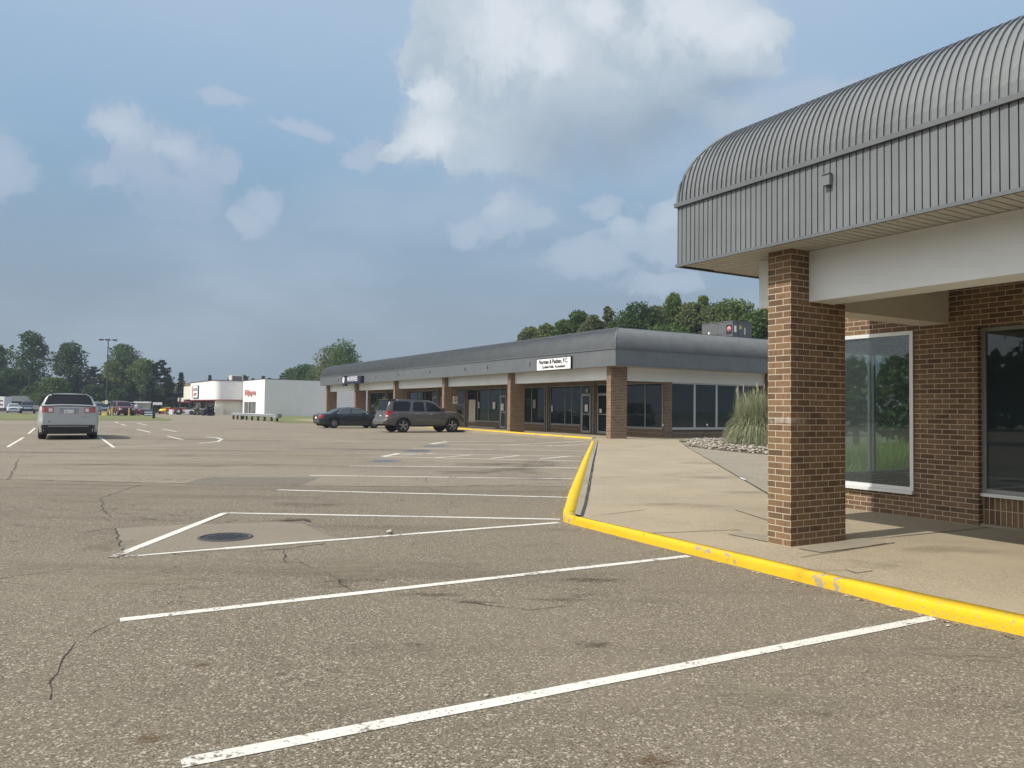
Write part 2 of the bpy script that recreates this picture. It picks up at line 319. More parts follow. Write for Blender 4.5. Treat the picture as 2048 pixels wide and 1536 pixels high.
def asphalt(name, dark, mid, light, tint_amt=.5, worn=0):
    mt = bpy.data.materials.new(name); mt.use_nodes = True; t = mt.node_tree; b = t.nodes['Principled BSDF']
    tcn = t.nodes.new('ShaderNodeTexCoord'); O = tcn.outputs['Object']
    def nn(s, d=5, r=.6, sc3=None):
        n = t.nodes.new('ShaderNodeTexNoise'); n.inputs['Scale'].default_value = s; n.inputs['Detail'].default_value = d; n.inputs['Roughness'].default_value = r
        if sc3:
            q = t.nodes.new('ShaderNodeMapping'); q.inputs['Scale'].default_value = sc3; q.inputs['Rotation'].default_value = (0, 0, R(3)); t.links.new(O, q.inputs[0]); t.links.new(q.outputs[0], n.inputs['Vector'])
        else: t.links.new(O, n.inputs['Vector'])
        return n.outputs['Fac']
    vo = t.nodes.new('ShaderNodeTexVoronoi'); vo.inputs['Scale'].default_value = 120; t.links.new(O, vo.inputs['Vector'])
    sep = t.nodes.new('ShaderNodeSeparateColor'); t.links.new(vo.outputs['Color'], sep.inputs[0])
    r1 = t.nodes.new('ShaderNodeValToRGB'); t.links.new(sep.outputs[0], r1.inputs[0])
    el = r1.color_ramp.elements; el[0].position = 0; el[0].color = (*dark, 1); el[1].position = 1; el[1].color = (*light, 1)
    for p, c_ in ((.35, mid), (.8, tuple(x * 1.18 for x in mid)), (.93, tuple((a + bb) / 2 for a, bb in zip(mid, light)))):
        q = el.new(p); q.color = (*c_, 1)
    vo2 = t.nodes.new('ShaderNodeTexVoronoi'); vo2.inputs['Scale'].default_value = 75; t.links.new(O, vo2.inputs['Vector'])
    sep2 = t.nodes.new('ShaderNodeSeparateColor'); t.links.new(vo2.outputs['Color'], sep2.inputs[0])
    c = MIX(SS(sep2.outputs[1], .955, .975, t), r1.outputs[0], tuple(x * .9 for x in light), t)
    c = MIX(MA('MULTIPLY', MA('SUBTRACT', 1, SS(vo.outputs['Distance'], 0, .5, t), nt_=t), .0, nt_=t), c, dark, t)
    big = nn(.16, 6, .62); med = nn(.9, 6, .7); stre = nn(.5, 6, .62, (.22, 1.9, 1))
    c = MIX(MA('MULTIPLY', SS(big, .38, .66, t), tint_amt, nt_=t), c, tuple(x * 1.45 for x in mid), t)
    c = MIX(MA('MULTIPLY', SS(med, .52, .78, t), .42, nt_=t), c, tuple(x * .62 for x in mid), t)
    c = MIX(MA('MULTIPLY', SS(stre, .50, .72, t), .5, nt_=t), c, tuple(x * .66 for x in mid), t)
    sp = nn(2.3, 3, .5)
    c = MIX(MA('MULTIPLY', SS(sp, .72, .78, t), .55, nt_=t), c, (.05, .04, .03), t)
    # wandering cracks
    wn = t.nodes.new('ShaderNodeTexNoise'); wn.inputs['Scale'].default_value = 1.6; wn.inputs['Detail'].default_value = 5; t.links.new(O, wn.inputs['Vector'])
    va = t.nodes.new('ShaderNodeVectorMath'); va.operation = 'MULTIPLY_ADD'; t.links.new(wn.outputs['Color'], va.inputs[0]); va.inputs[1].default_value = (1.3, 1.3, 0); t.links.new(O, va.inputs[2])
    ce = t.nodes.new('ShaderNodeTexVoronoi'); ce.feature = 'DISTANCE_TO_EDGE'; ce.inputs['Scale'].default_value = .22; t.links.new(va.outputs[0], ce.inputs['Vector'])
    ck = MA('MULTIPLY', MA('SUBTRACT', 1, SS(ce.outputs['Distance'], .0012, .0042, t), nt_=t), SS(nn(.3, 3), .42, .6, t), nt_=t)
    c = MIX(MA('MULTIPLY', ck, .5, nt_=t), c, (.045, .038, .03), t)
    ce2 = t.nodes.new('ShaderNodeTexVoronoi'); ce2.feature = 'DISTANCE_TO_EDGE'; ce2.inputs['Scale'].default_value = 1.5; t.links.new(va.outputs[0], ce2.inputs['Vector'])
    ck2 = MA('MULTIPLY', MA('SUBTRACT', 1, SS(ce2.outputs['Distance'], .006, .03, t), nt_=t), SS(nn(.23, 3, .5), .56, .66, t), nt_=t)
    c = MIX(MA('MULTIPLY', ck2, .5, nt_=t), c, (.045, .04, .034), t)
    t.links.new(c, b.inputs['Base Color']); b.inputs['Roughness'].default_value = .93; b.inputs['Specular IOR Level'].default_value = .18
    bp = t.nodes.new('ShaderNodeBump'); bp.inputs['Strength'].default_value = .55; bp.inputs['Distance'].default_value = .006
    t.links.new(MA('SUBTRACT', sep.outputs[2], MA('MULTIPLY', ck, 3, nt_=t), nt_=t), bp.inputs['Height']); t.links.new(bp.outputs[0], b.inputs['Normal'])
    return mt
M['asphalt'] = asphalt('asphalt_aged', (.060, .049, .034), (.155, .131, .096), (.44, .39, .31))
M['asphalt_far'] = asphalt('asphalt_older', (.095, .080, .059), (.203, .173, .130), (.39, .35, .285), .35)
M['asphalt_d'] = asphalt('asphalt_patch', (.08, .07, .06), (.150, .132, .105), (.25, .23, .19), .2)
def concrete(name, c1, c2, agg=0.0, stain=.4):
    mt = bpy.data.materials.new(name); mt.use_nodes = True; t = mt.node_tree; b = t.nodes['Principled BSDF']
    tcn = t.nodes.new('ShaderNodeTexCoord'); O = tcn.outputs['Object']
    def nn(s, d=6, r=.65, sc3=None):
        n = t.nodes.new('ShaderNodeTexNoise'); n.inputs['Scale'].default_value = s; n.inputs['Detail'].default_value = d; n.inputs['Roughness'].default_value = r
        if sc3:
            q = t.nodes.new('ShaderNodeMapping'); q.inputs['Scale'].default_value = sc3; t.links.new(O, q.inputs[0]); t.links.new(q.outputs[0], n.inputs['Vector'])
        else: t.links.new(O, n.inputs['Vector'])
        return n.outputs['Fac']
    c = MIX(SS(nn(.7), .35, .65, t), c1, c2, t)
    c = MIX(MA('MULTIPLY', SS(nn(.28, 7, .6, (.6, 1.8, 1)), .5, .72, t), stain, nt_=t), c, tuple(x * .5 for x in c2), t)
    if agg:
        vo = t.nodes.new('ShaderNodeTexVoronoi'); vo.inputs['Scale'].default_value = 85; t.links.new(O, vo.inputs['Vector'])
        sep = t.nodes.new('ShaderNodeSeparateColor'); t.links.new(vo.outputs['Color'], sep.inputs[0])
        am = MA('MULTIPLY', SS(nn(.45, 4), .35, .6, t), agg, nt_=t)
        c = MIX(MA('MULTIPLY', am, SS(sep.outputs[0], .55, .8, t), nt_=t), c, tuple(min(1, x * 1.35) for x in c1), t)
        c = MIX(MA('MULTIPLY', am, SS(sep.outputs[1], .55, .8, t), nt_=t), c, tuple(x * .5 for x in c1), t)
    sp = nn(3.1, 3, .5); c = MIX(MA('MULTIPLY', SS(sp, .73, .78, t), .5, nt_=t), c, (.1, .07, .045), t)
    t.links.new(c, b.inputs['Base Color']); b.inputs['Roughness'].default_value = .9; b.inputs['Specular IOR Level'].default_value = .2
    bp = t.nodes.new('ShaderNodeBump'); bp.inputs['Strength'].default_value = .3; bp.inputs['Distance'].default_value = .005
    t.links.new(nn(60, 3), bp.inputs['Height']); t.links.new(bp.outputs[0], b.inputs['Normal'])
    return mt
M['walk'] = concrete('sidewalk_concrete', (.34, .285, .20), (.295, .248, .178), .5, .3)
M['walk2'] = concrete('exposed_aggregate', (.285, .25, .19), (.24, .21, .16), 1.0, .3)
M['patchc'] = concrete('smooth_concrete', (.28, .25, .19), (.24, .215, .165), 0, .3)
M['pad'] = concrete('worn_concrete', (.222, .192, .148), (.20, .172, .132), .4, .3)
M['kerbc'] = concrete('kerb_concrete', (.29, .26, .20), (.25, .225, .175), .3)
def paint_mat(name, colr, under, wear=.5, scale=14):
    mt = bpy.data.materials.new(name); mt.use_nodes = True; t = mt.node_tree; b = t.nodes['Principled BSDF']
    tcn = t.nodes.new('ShaderNodeTexCoord'); O = tcn.outputs['Object']
    n = t.nodes.new('ShaderNodeTexNoise'); n.inputs['Scale'].default_value = scale; n.inputs['Detail'].default_value = 8; n.inputs['Roughness'].default_value = .7; t.links.new(O, n.inputs['Vector'])
    n2 = t.nodes.new('ShaderNodeTexNoise'); n2.inputs['Scale'].default_value = 1.1; n2.inputs['Detail'].default_value = 4; t.links.new(O, n2.inputs['Vector'])
    v = t.nodes.new('ShaderNodeTexVoronoi'); v.inputs['Scale'].default_value = 95; t.links.new(O, v.inputs['Vector'])
    sp = t.nodes.new('ShaderNodeSeparateColor'); t.links.new(v.outputs['Color'], sp.inputs[0])
    f = MA('ADD', n.outputs['Fac'], MA('MULTIPLY', MA('SUBTRACT', n2.outputs['Fac'], .5, nt_=t), .9, nt_=t), nt_=t)
    mk = SS(f, .78 - .18 * wear, .84 - .18 * wear, t)
    mk = MA('MAXIMUM', mk, MA('MULTIPLY', SS(sp.outputs[0], .95 - .05 * wear, 1.0, t), .75, nt_=t), nt_=t)
    c = MIX(MA('MULTIPLY', SS(n2.outputs['Fac'], .4, .65, t), .22, nt_=t), colr, tuple(x * .6 for x in colr), t)
    n3 = t.nodes.new('ShaderNodeTexNoise'); n3.inputs['Scale'].default_value = scale * 2.6; n3.inputs['Detail'].default_value = 9; n3.inputs['Roughness'].default_value = .75; t.links.new(O, n3.inputs['Vector'])
    c = MIX(MA('MULTIPLY', SS(n3.outputs['Fac'], .48, .72, t), .34, nt_=t), c, tuple(x * .5 + y * .15 for x, y in zip(colr, under)), t)
    t.links.new(MIX(mk, c, under, t), b.inputs['Base Color']); b.inputs['Roughness'].default_value = .9; b.inputs['Specular IOR Level'].default_value = .12
    bp = t.nodes.new('ShaderNodeBump'); bp.inputs['Strength'].default_value = .5; bp.inputs['Distance'].default_value = .006
    t.links.new(MA('SUBTRACT', n.outputs['Fac'], MA('MULTIPLY', mk, .8, nt_=t), nt_=t), bp.inputs['Height']); t.links.new(bp.outputs[0], b.inputs['Normal'])
    return mt
M['line'] = paint_mat('white_line_paint', (.64, .62, .56), (.17, .145, .115), .8)
M['kerby'] = paint_mat('yellow_kerb_paint', (.70, .455, .022), (.33, .29, .265), .98, 9)
M['blue'] = paint_mat('blue_stall_paint', (.10, .125, .165), (.16, .14, .115), 1.3, 9)
M['grass'] = mat('mown_grass', (.095, .125, .03), .95, var=0, c2=(.17, .16, .06), vscale=1.3, bump=.5, bscale=30)
M['field'] = mat('distant_field', (.10, .12, .05), .95, var=.3, vscale=.1)

def stain_mat(name, colr, strength=.8, sc_=4.0, speck=0):
    mt = bpy.data.materials.new(name); mt.use_nodes = True; t = mt.node_tree; t.nodes.clear(); o = t.nodes.new('ShaderNodeOutputMaterial'); tcn = t.nodes.new('ShaderNodeTexCoord')
    l = t.nodes.new('ShaderNodeVectorMath'); l.operation = 'LENGTH'; t.links.new(tcn.outputs['Object'], l.inputs[0]); n = t.nodes.new('ShaderNodeTexNoise'); n.inputs['Scale'].default_value = sc_; n.inputs['Detail'].default_value = 8; n.inputs['Roughness'].default_value = .7
    oi = t.nodes.new('ShaderNodeObjectInfo'); va = t.nodes.new('ShaderNodeVectorMath'); va.operation = 'ADD'; t.links.new(tcn.outputs['Object'], va.inputs[0]); t.links.new(oi.outputs['Location'], va.inputs[1]); t.links.new(va.outputs[0], n.inputs['Vector'])
    f = MA('SUBTRACT', 1, l.outputs['Value'], nt_=t); f = MA('ADD', f, MA('MULTIPLY', MA('SUBTRACT', n.outputs['Fac'], .5, nt_=t), 3.2, nt_=t), nt_=t)
    f = MA('MULTIPLY', MA('MULTIPLY', SS(f, .25, 1.2, t), SS(MA('SUBTRACT', 1, l.outputs['Value'], nt_=t), 0, .3, t), nt_=t), strength, nt_=t)
    d = t.nodes.new('ShaderNodeBsdfDiffuse'); d.inputs['Color'].default_value = (*colr, 1); tr = t.nodes.new('ShaderNodeBsdfTransparent'); ms = t.nodes.new('ShaderNodeMixShader')
    t.links.new(f, ms.inputs[0]); t.links.new(tr.outputs[0], ms.inputs[1]); t.links.new(d.outputs[0], ms.inputs[2]); t.links.new(ms.outputs[0], o.inputs[0]); return mt
M['oil'] = stain_mat('oil_stain', (.05, .038, .028), .42); M['soot'] = stain_mat('tyre_dirt', (.06, .052, .045), .26, 2.2); M['dust'] = stain_mat('tan_dust', (.28, .245, .18), .45, 2.5); M['rust'] = stain_mat('rust_stain', (.12, .065, .03), .5); M['wdirt'] = stain_mat('walk_dirt', (.10, .09, .07), .22, 1.6)
# ================================================================ ground
def poly(name, pts, m_, z=0.0, label=None, kind='structure', parent=None, thick=0):
    b = MB(); P = [(p[0], p[1], z) for p in pts]
    a = sum(P[i][0] * P[(i + 1) % len(P)][1] - P[(i + 1) % len(P)][0] * P[i][1] for i in range(len(P)))
    if a < 0: P = P[::-1]
    b.face(P)
    if thick:
        for i in range(len(P)):
            p, q = P[i], P[(i + 1) % len(P)]
            b.face([(p[0], p[1], z - thick), (q[0], q[1], z - thick), q, p])
    o = b.build(name, m_, parent)
    return tag(o, label, kind=kind)
b = MB(); b.face([(-2500, -600, -.06), (2500, -600, -.06), (2500, 4000, -.06), (-2500, 4000, -.06)]); tag(b.build('ground', M['field']), kind='structure')
b = MB(); b.face([(-190, -60, 0), (90, -60, 0), (90, 200, 0), (-190, 200, 0)]); tag(b.build('parking_lot', M['asphalt']), 'aged tan asphalt of the parking lot', kind='structure')
poly('older_asphalt', [Vector((-185, 19.5, 0)), G(0, 958.5), G(200, 963.5), G(380, 967.5), G(640, 971.5), G(860, 973.5), G(950, 971), G(1145, 973), Vector((30, 17.2, 0)), Vector((90, 30, 0)), Vector((85, 195, 0)), Vector((-185, 195, 0))], M['asphalt_far'], .0022)
# grass strips
poly('grass_verge', [G(-150, 841), G(0, 840), G(200, 840.5), G(335, 841.5), G(344, 839), G(310, 834), G(285, 829.5), G(190, 828), G(0, 828), G(-150, 828)], M['grass'], .03, thick=.05)
poly('grass_verge', [G(478, 835), G(500, 838.5), G(560, 845.5), G(600, 846), G(700, 848), G(735, 845), G(735, 836.5), G(560, 831.5)], M['grass'], .03, thick=.05)
# darker road and lot beyond the verge
poly('road', [G(-200, 827.6), G(0, 827.6), G(285, 829), G(360, 827), G(360, 821), G(-200, 820)], M['asphalt_d'], .0045)

# sidewalk sheets (built where they lie, level S)
Oc = Vector((2.961, 8.173, 0)); Ok = Vector((4.930, 38.355, 0))
def L1(a, b_, z=0): return Oc + V * a + U * b_ + Vector((0, 0, z))
def L2(a, b_, z=0): return Ok + V * a + U * b_ + Vector((0, 0, z))
kin = [L1(-.78, -16), L1(-.77, -2.7), L1(-.83, -1.1), L1(-.75, 1.3), G(1162, 1033, S)]
side = [G(1171, 1000, S), G(1196, 881, S)]
edge_far = L2(-.95 - .12, .6)
kb2 = [L2(-1.32, .2), L2(-1.28, 55)]
walk = kin + side + kb2 + [L2(8, 55), L2(26, 0), L1(24, 0), L1(24, -16)]
poly('sidewalk', walk, M['walk'], S, 'tan concrete sidewalk between the two brick buildings', thick=.12)
poly('aggregate_pavement', [G(1362, 880, S), G(1372, 893, S), G(1536, 988, S), L1(3.8, 3.02), L1(26, 3.02), L2(26, .4), L2(4.3, .4)], M['walk2'], S + .005, 'rough aggregate concrete beside the sidewalk')
# joints in the sidewalk
def strip(name, p, q, wd, m_, z, parent=None, kind='structure', taper=1.0, label=None, jit=0):
    p = Vector((p[0], p[1], z)); q = Vector((q[0], q[1], z)); d = q - p; ln = d.length; d.normalize(); n = Vector((-d.y, d.x, 0))
    b = MB(); k_ = max(1, int(ln / .5)) if jit else 1
    L, Rr = [], []
    for i in range(k_ + 1):
        t = i / k_; c = p + d * ln * t; ww = wd * (1 + (taper - 1) * t) / 2
        L.append(c + n * (ww + random.uniform(-jit, jit))); Rr.append(c - n * (ww + random.uniform(-jit, jit)))
    b.grid([Rr, L], smooth=False)
    return tag(b.build(name, m_, parent), label, kind=kind)
M['joint'] = mat('dark_joint', (.045, .04, .032), .95)
for i, (p, q, wd) in enumerate([((1372, 893), (1536, 988), .035), ((1196, 881), (1174, 1000), .035), ((1174, 1000), (1163, 1033), .035), ((1163, 1034), (1144, 1035), .02),
                    ((1180, 1033), (1290, 1020), .012), ((1200, 956), (1440, 944), .012), ((1330, 905), (1410, 903), .012), ((1300, 1067), (1480, 1060), .014),
                    ((1602, 1115), (1700, 1100), .012), ((1700, 1100), (1790, 1086), .012), ((1700, 1083), (1980, 1055), .015), ((1690, 1139), (1712, 1147), .012), ((1712, 1147), (1745, 1142), .012),
                    ((1470, 1020), (1538, 1042), .014), ((1360, 880), (1372, 893), .03)]):
    strip('pavement_joint', G(*p, S), G(*q, S), wd, M['joint'], S + .006, jit=wd * .25)
poly('concrete_patch', [G(1596, 1098, S), G(1642, 1106, S), G(1726, 1095, S), G(1775, 1087, S), G(1722, 1076, S), G(1690, 1082, S)], M['patchc'], S + .008)
poly('concrete_patch', [G(1455, 1069, S), G(1538, 1085, S), G(1538, 1072, S), G(1480, 1066, S)], M['patchc'], S + .008)
if 0: poly('concrete_patch', [L1(-.74, 1.6), L1(-.74, 2.7), L1(-.25, 2.4), L1(-.2, 1.6), L1(-.45, 0.7)], M['kerbc'], S + .006)

# kerbs: lofted with rounded nose; profile given across, from outer foot to inner back
def kerb(name, outer, inner, m_, label, h=S, inner_strip=None):
    b = MB(); rows = []
    # resample
    def lerp(P, t):
        tot = [0]
        for i in range(1, len(P)): tot.append(tot[-1] + (P[i] - P[i - 1]).length)
        s_ = t * tot[-1]
        for i in range(1, len(P)):
            if s_ <= tot[i] + 1e-9: return P[i - 1].lerp(P[i], (s_ - tot[i - 1]) / max(1e-9, tot[i] - tot[i - 1]))
        return P[-1]
    ln = sum((outer[i] - outer[i - 1]).length for i in range(1, len(outer))); n_ = int(ln / .12) + 2
    for i in range(n_):
        t = i / (n_ - 1); o_ = lerp(outer, t); q = lerp(inner, t); o_ = Vector((o_.x, o_.y, 0)); q = Vector((q.x, q.y, 0)); d = q - o_; L = d.length
        wv = noise.noise(Vector((i * .35, 0, 0))) * .008; wz = noise.noise(Vector((i * .21, 5, 0))) * .006
        rows.append([o_ - d.normalized() * (.0 + wv) + Vector((0, 0, z_)) + d.normalized() * x_ for x_, z_ in ((0, -.02), (.006, h * .5 + wz), (.016, h * .88 + wz), (.030, h * .985 + wz * .5), (.045, h + .005 + wz * .3), (L, h + .007), (L + .002, h - .02))])
    b.grid(rows)
    return tag(b.build(name, m_), label, kind='structure')
kerb('kerb', [L1(-.93, -16), L1(-.94, -2.7), L1(-1.0, -2.1), L1(-.93, -1.1), L1(-.86, 1.3), G(1180, 1058, 0)], [L1(-.76, -16), L1(-.76, -2.7), L1(-.81, -1.1), L1(-.74, 1.3), G(1210, 1046, S)], M['kerby'], 'yellow painted kerb in front of the near brick building')
kerb('kerb', [G(1180, 1058, 0), G(1140, 1048, 0), G(1127, 1043, 0), G(1126, 1034, 0)], [G(1210, 1046, S), G(1172, 1037, S), G(1152, 1033, S), G(1149, 1026, S)], M['kerby'], 'chipped rounded corner of the yellow kerb')
kerb('kerb', [G(1126, 1034, 0), G(1137, 995, 0), G(1166, 925, 0), G(1184, 886, 0)], [G(1149, 1026, S), G(1158.5, 990, S), G(1176, 925, S), G(1189, 885, S)], M['kerby'], 'yellow kerb running away beside the sidewalk')
sh = [G(1149, 1028, S), G(1158.5, 990, S), G(1176, 925, S), G(1189, 884, S), G(1196, 881, S), G(1186, 920, S), G(1172, 990, S), G(1163, 1032, S)]
poly('kerb_back_strip', sh, M['kerbc'], S + .004)
# the kerb along the far building
ka = L2(-1.42, .0); G920 = G(920, 861, 0)
dkb = (G920 - G(1183, 882, 0)); 
o1 = G(1183, 882, 0); o2 = G920; o3 = o2 + (L2(-1.5, 60) - L2(-1.5, 40))
nrm = Vector((-dkb.y, dkb.x, 0)).normalized(); nrm = nrm if nrm.dot(V) > 0 else -nrm
kerb('kerb', [o1, o2, o3], [o1 + nrm * .24, o2 + nrm * .24, o3 + nrm * .24], M['kerby'], 'yellow kerb along the far storefront row', h=.16)
for (x, y), (x2, y2) in (((1287, 1067), (1291, 1084)), ((1649, 1147), (1652, 1177)), ((1216, 1047), (1210, 1065))):
    p, q = G(x, y, S + .01), G(x2, y2, .0); d = (q - p).normalized(); b = MB(); n_ = Vector((-d.y, d.x, 0)) * .005
    b.face([p - n_ + Vector((0, 0, .002)), q - n_ * 1, q + n_ * 1, p + n_ + Vector((0, 0, .002))]); tag(b.build('kerb_joint', M['joint']), kind='structure')
strip('painted_kerb_edge', G(1188, 884.5, S), G(1243, 886.5, S), .28, M['kerby'], S + .012, taper=.35)
poly('sidewalk', [o1 + nrm * .2, o2 + nrm * .2, o3 + nrm * .2, L2(1, 62), L2(1, 0), G(1196, 882, S)], M['walk'], S + .001)

# ---- painted lines
def line(p, q, wd=.10, z=.004, taper=1.0, label=None, m_='line'):
    return strip('parking_line', G(*p), G(*q), wd, M[m_], z, taper=taper, jit=.004 if wd < .2 else 0, label=label)
for p, q, wd in [((362, 1527), (1866, 1236), .098), ((240, 1240.5), (1377, 1112.5), .098), ((450, 1097), (1118, 1045.5), .095), ((226, 1116), (450, 1097), .06), ((225, 1115.5), (449, 1027), .105), ((446, 1026), (1120, 1039), .095),
        ((555, 980), (1138, 995), .1), ((620, 951), (1149, 958), .1), ((697, 932), (1157, 936), .1), ((766, 913.3), (1162, 922.4), .1), ((799, 907), (1161, 913), .09),
        ((766, 913.3), (799, 906.8), .2), ((801, 910.4), (866, 907), .09), ((872, 915.5), (942, 910.2), .1), ((982, 917), (1040, 911), .1), ((1080, 918.3), (1143, 912), .1),
        ((825, 896.4), (1172, 902.3), .11), ((862.5, 887.9), (893, 883.5), .2), ((893, 883.5), (1033, 882.2), .1), ((901, 888.3), (1175, 892.4), .1), ((1002, 890.5), (1183, 881.8), .11), ((1097, 892), (1178, 887.8), .11),
        ((933, 868.9), (1050, 869.4), .1),
        ((15, 894), (47, 875), .1), ((57, 867.5), (70, 856), .1), ((199, 874), (228, 895), .1), ((228, 894), (358, 890.8), .07), ((231, 844), (237, 846.5), .12), ((242, 848), (251, 851), .12),
        ((274.4, 846), (293, 850.5), .12), ((273.4, 858.4), (301.8, 865), .12), ((325, 858), (352.5, 863), .12), ((335, 872.4), (367, 880), .12), ((398, 887), (436, 883), .12), ((436, 883), (443.7, 878.5), .14), ((443.7, 878.5), (434, 875.6), .12), ((434, 875.6), (412, 873.4), .12), ((0, 842.3), (6, 842), .12)]:
    line(p, q, wd)
def blot(name, cx, cy, rx, ry, m_, z=.003, n=26, rag=.25, kind='structure', label=None):
    c = G(cx, cy); ex = G(cx + rx, cy) - c; ey = G(cx, cy - ry) - c; b = MB(); rr = []
    for i in range(n):
        a = i * 2 * math.pi / n; k_ = 1 + noise.noise(Vector((math.cos(a) * 1.3 + cx, math.sin(a) * 1.3, cy))) * rag * 2
        p = c + ex * math.cos(a) * k_ + ey * math.sin(a) * k_; rr.append((p.x, p.y, z))
    b.face(rr); return tag(b.build(name, m_), label, kind=kind)
blot('blue_stall_paint', 769, 922.3, 34, 2.2, M['blue'], .0035); blot('blue_stall_paint', 838, 902, 26, 2.0, M['blue'], .0035); blot('blue_stall_paint', 872, 892, 27, 1.6, M['blue'], .0035)
# concrete pad with the manhole, dark repair, edges
poly('concrete_pad', [G(232.5, 1057), G(345, 1051), G(461, 1047.3), G(546, 1044.7), G(605, 1047.5), G(632, 1060.5), G(678, 1079), G(600, 1087), G(473, 1099.6), G(360, 1106), G(251, 1113), G(244.7, 1107), G(238, 1080)], M['pad'], .0030)
line((300, 1086), (449, 1027), .105, .0075); line((225, 1115.5), (300, 1086), .105, .0075)
poly('asphalt_repair', [G(368, 968), G(398, 957.5), G(430, 954.5), G(640, 955), G(612, 967), G(596, 971.5), G(420, 970.5)], M['asphalt_d'], .0033)
b = MB(); mh = empty('manhole_cover', G(451, 1075.2)); tag(mh, 'round dark iron manhole cover set in the pale concrete pad', 'manhole cover')
b.lathe([(.0, .012), (.235, .012), (.25, .010), (.255, .004)], 40, 'z'); 
for i in range(-3, 4):
    for j in range(-3, 4):
        if i * i + j * j < 10: b.box(i * .062 - .012, i * .062 + .012, j * .062 - .02, j * .062 + .02, .012, .016)
b.build('lid', mat('cast_iron', (.035, .035, .038), .6, .4, bump=.4, bscale=60), mh)
b = MB(); b.lathe([(.262, .004), (.262, .013), (.30, .013), (.305, .004)], 40, 'z'); b.build('rim', mat('iron_rim', (.06, .055, .05), .8), mh)
# cracks, drawn as thin ragged ribbons
M['crack'] = mat('crack_fill', (.04, .034, .028), 1)
def crack(pts, wd=.02, seed=0):
    rnd = random.Random(seed); P = [G(*p) for p in pts]; Q = [P[0]]
    for a, c in zip(P, P[1:]):
        n_ = max(2, int((c - a).length / .12)); d = (c - a); nn_ = Vector((-d.y, d.x, 0)).normalized()
        for i in range(1, n_ + 1): Q.append(a + d * i / n_ + nn_ * rnd.uniform(-.03, .03) * (i < n_))
    L, Rr = [], []
    for i, p in enumerate(Q):
        d = (Q[min(i + 1, len(Q) - 1)] - Q[max(i - 1, 0)]).normalized(); n_ = Vector((-d.y, d.x, 0)); w_ = wd * rnd.uniform(.15, 1.2) / 2
        L.append((*(p + n_ * w_).xy, .0036)); Rr.append((*(p - n_ * w_).xy, .0036))
    b = MB(); b.grid([Rr, L], smooth=False); tag(b.build('crack', M['crack']), kind='structure')
for i, (pts, wd) in enumerate([([(280, 970), (225, 988), (198, 998), (206, 1008), (204, 1020), (222, 1034)], .018), ([(0, 958.5), (60, 960), (200, 963.5), (380, 967.5)], .035), ([(18, 959), (38, 918)], .035),
    ([(232, 1057), (238, 1080), (247, 1108)], .025), ([(25, 1049), (85, 1055), (130, 1062)], .012), ([(170, 1065), (215, 1058), (232, 1057)], .015), ([(0, 1158), (60, 1149), (150, 1137)], .01), ([(240, 1242), (150, 1285), (120, 1330), (100, 1400)], .008),
    ([(568, 1100), (572, 1112), (571, 1124)], .02), ([(600, 1125), (660, 1150), (700, 1180), (735, 1191)], .012), ([(880, 1198), (920, 1203), (1060, 1221), (1140, 1212)], .009), ([(640, 972), (860, 974), (950, 971), (1130, 973)], .03), ([(1000, 972), (1060, 968), (1140, 966)], .03),
    ([(855, 966), (850, 958), (862, 951)], .02), ([(560, 1042), (610, 1040), (620, 1044)], .09), ([(300, 930), (420, 926), (520, 921)], .02), ([(150, 932), (280, 924)], .03), ([(480, 1104), (560, 1099), (650, 1088)], .025),
    ([(200, 936), (520, 923), (700, 925)], .02), ([(100, 905), (420, 908), (640, 897)], .025), ([(640, 895), (700, 902), (740, 925)], .012), ([(380, 870), (560, 872), (640, 870)], .05), ([(400, 860), (600, 859)], .05), ([(850, 879), (870, 879)], .09),
    ([(0, 852), (60, 853)], .12), ([(230, 857), (340, 854)], .1)]):
    crack(pts, wd, i)
# stains
def stain(px, py, rx, ry, k_, z=.005, base=0.0, rz=0):
    c = G(px, py, base); b = MB(); b.face([(-1, -1, 0), (1, -1, 0), (1, 1, 0), (-1, 1, 0)]); o = b.build('stain', M[k_]); o.location = (c.x, c.y, base + z); o.scale = (rx, ry, 1); o.rotation_euler = (0, 0, rz); tag(o, kind='structure')
for i, q in enumerate([(1305, 1522, .22, .12, 'rust'), (300, 1478, .14, .09, 'rust'), (405, 1330, .1, .07, 'rust'), (860, 1190, .5, .12, 'oil'), (950, 1205, .35, .1, 'oil'), (1120, 1200, .4, .1, 'oil'), (1180, 1160, .5, .2, 'oil'), (680, 1135, .9, .55, 'dust'), (720, 1150, .5, .4, 'dust'), (690, 1165, .5, .35, 'soot'),
        (1040, 940, 1.6, 2.6, 'soot'), (1000, 930, 2.2, 1.4, 'soot'), (1080, 925, 1.0, 2.5, 'soot'), (940, 945, 1.6, 1.1, 'soot'), (1075, 958, 1.2, .7, 'soot'), (590, 1040, .4, .3, 'oil'), (560, 1042, .35, .2, 'soot'), (60, 905, 4, .8, 'soot'), (240, 930, 4.5, .9, 'soot'), (400, 912, 5, .9, 'soot'), (520, 930, 4, .7, 'soot'), (760, 900, 5, 1.2, 'soot'),
        (215, 1090, .4, .6, 'soot'), (1190, 1290, .25, .15, 'oil'), (640, 1010, 1.2, .5, 'soot'), (300, 900, 5, 1, 'dust'), (620, 910, 5, 1.4, 'dust'), (300, 1160, .8, .5, 'dust'), (1500, 1380, .5, .3, 'dust'), (1950, 1310, .6, .25, 'dust'), (780, 880, 4, 1.0, 'soot'), (430, 880, 6, 1.2, 'soot'), (1120, 1060, .3, .1, 'soot'), (150, 1000, 1.2, .8, 'dust'), (830, 1290, .12, .06, 'oil'), (560, 1350, .1, .05, 'oil'), (1650, 1430, .12, .06, 'oil')]): stain(*q[:5], z=.0042 + i * .00008)
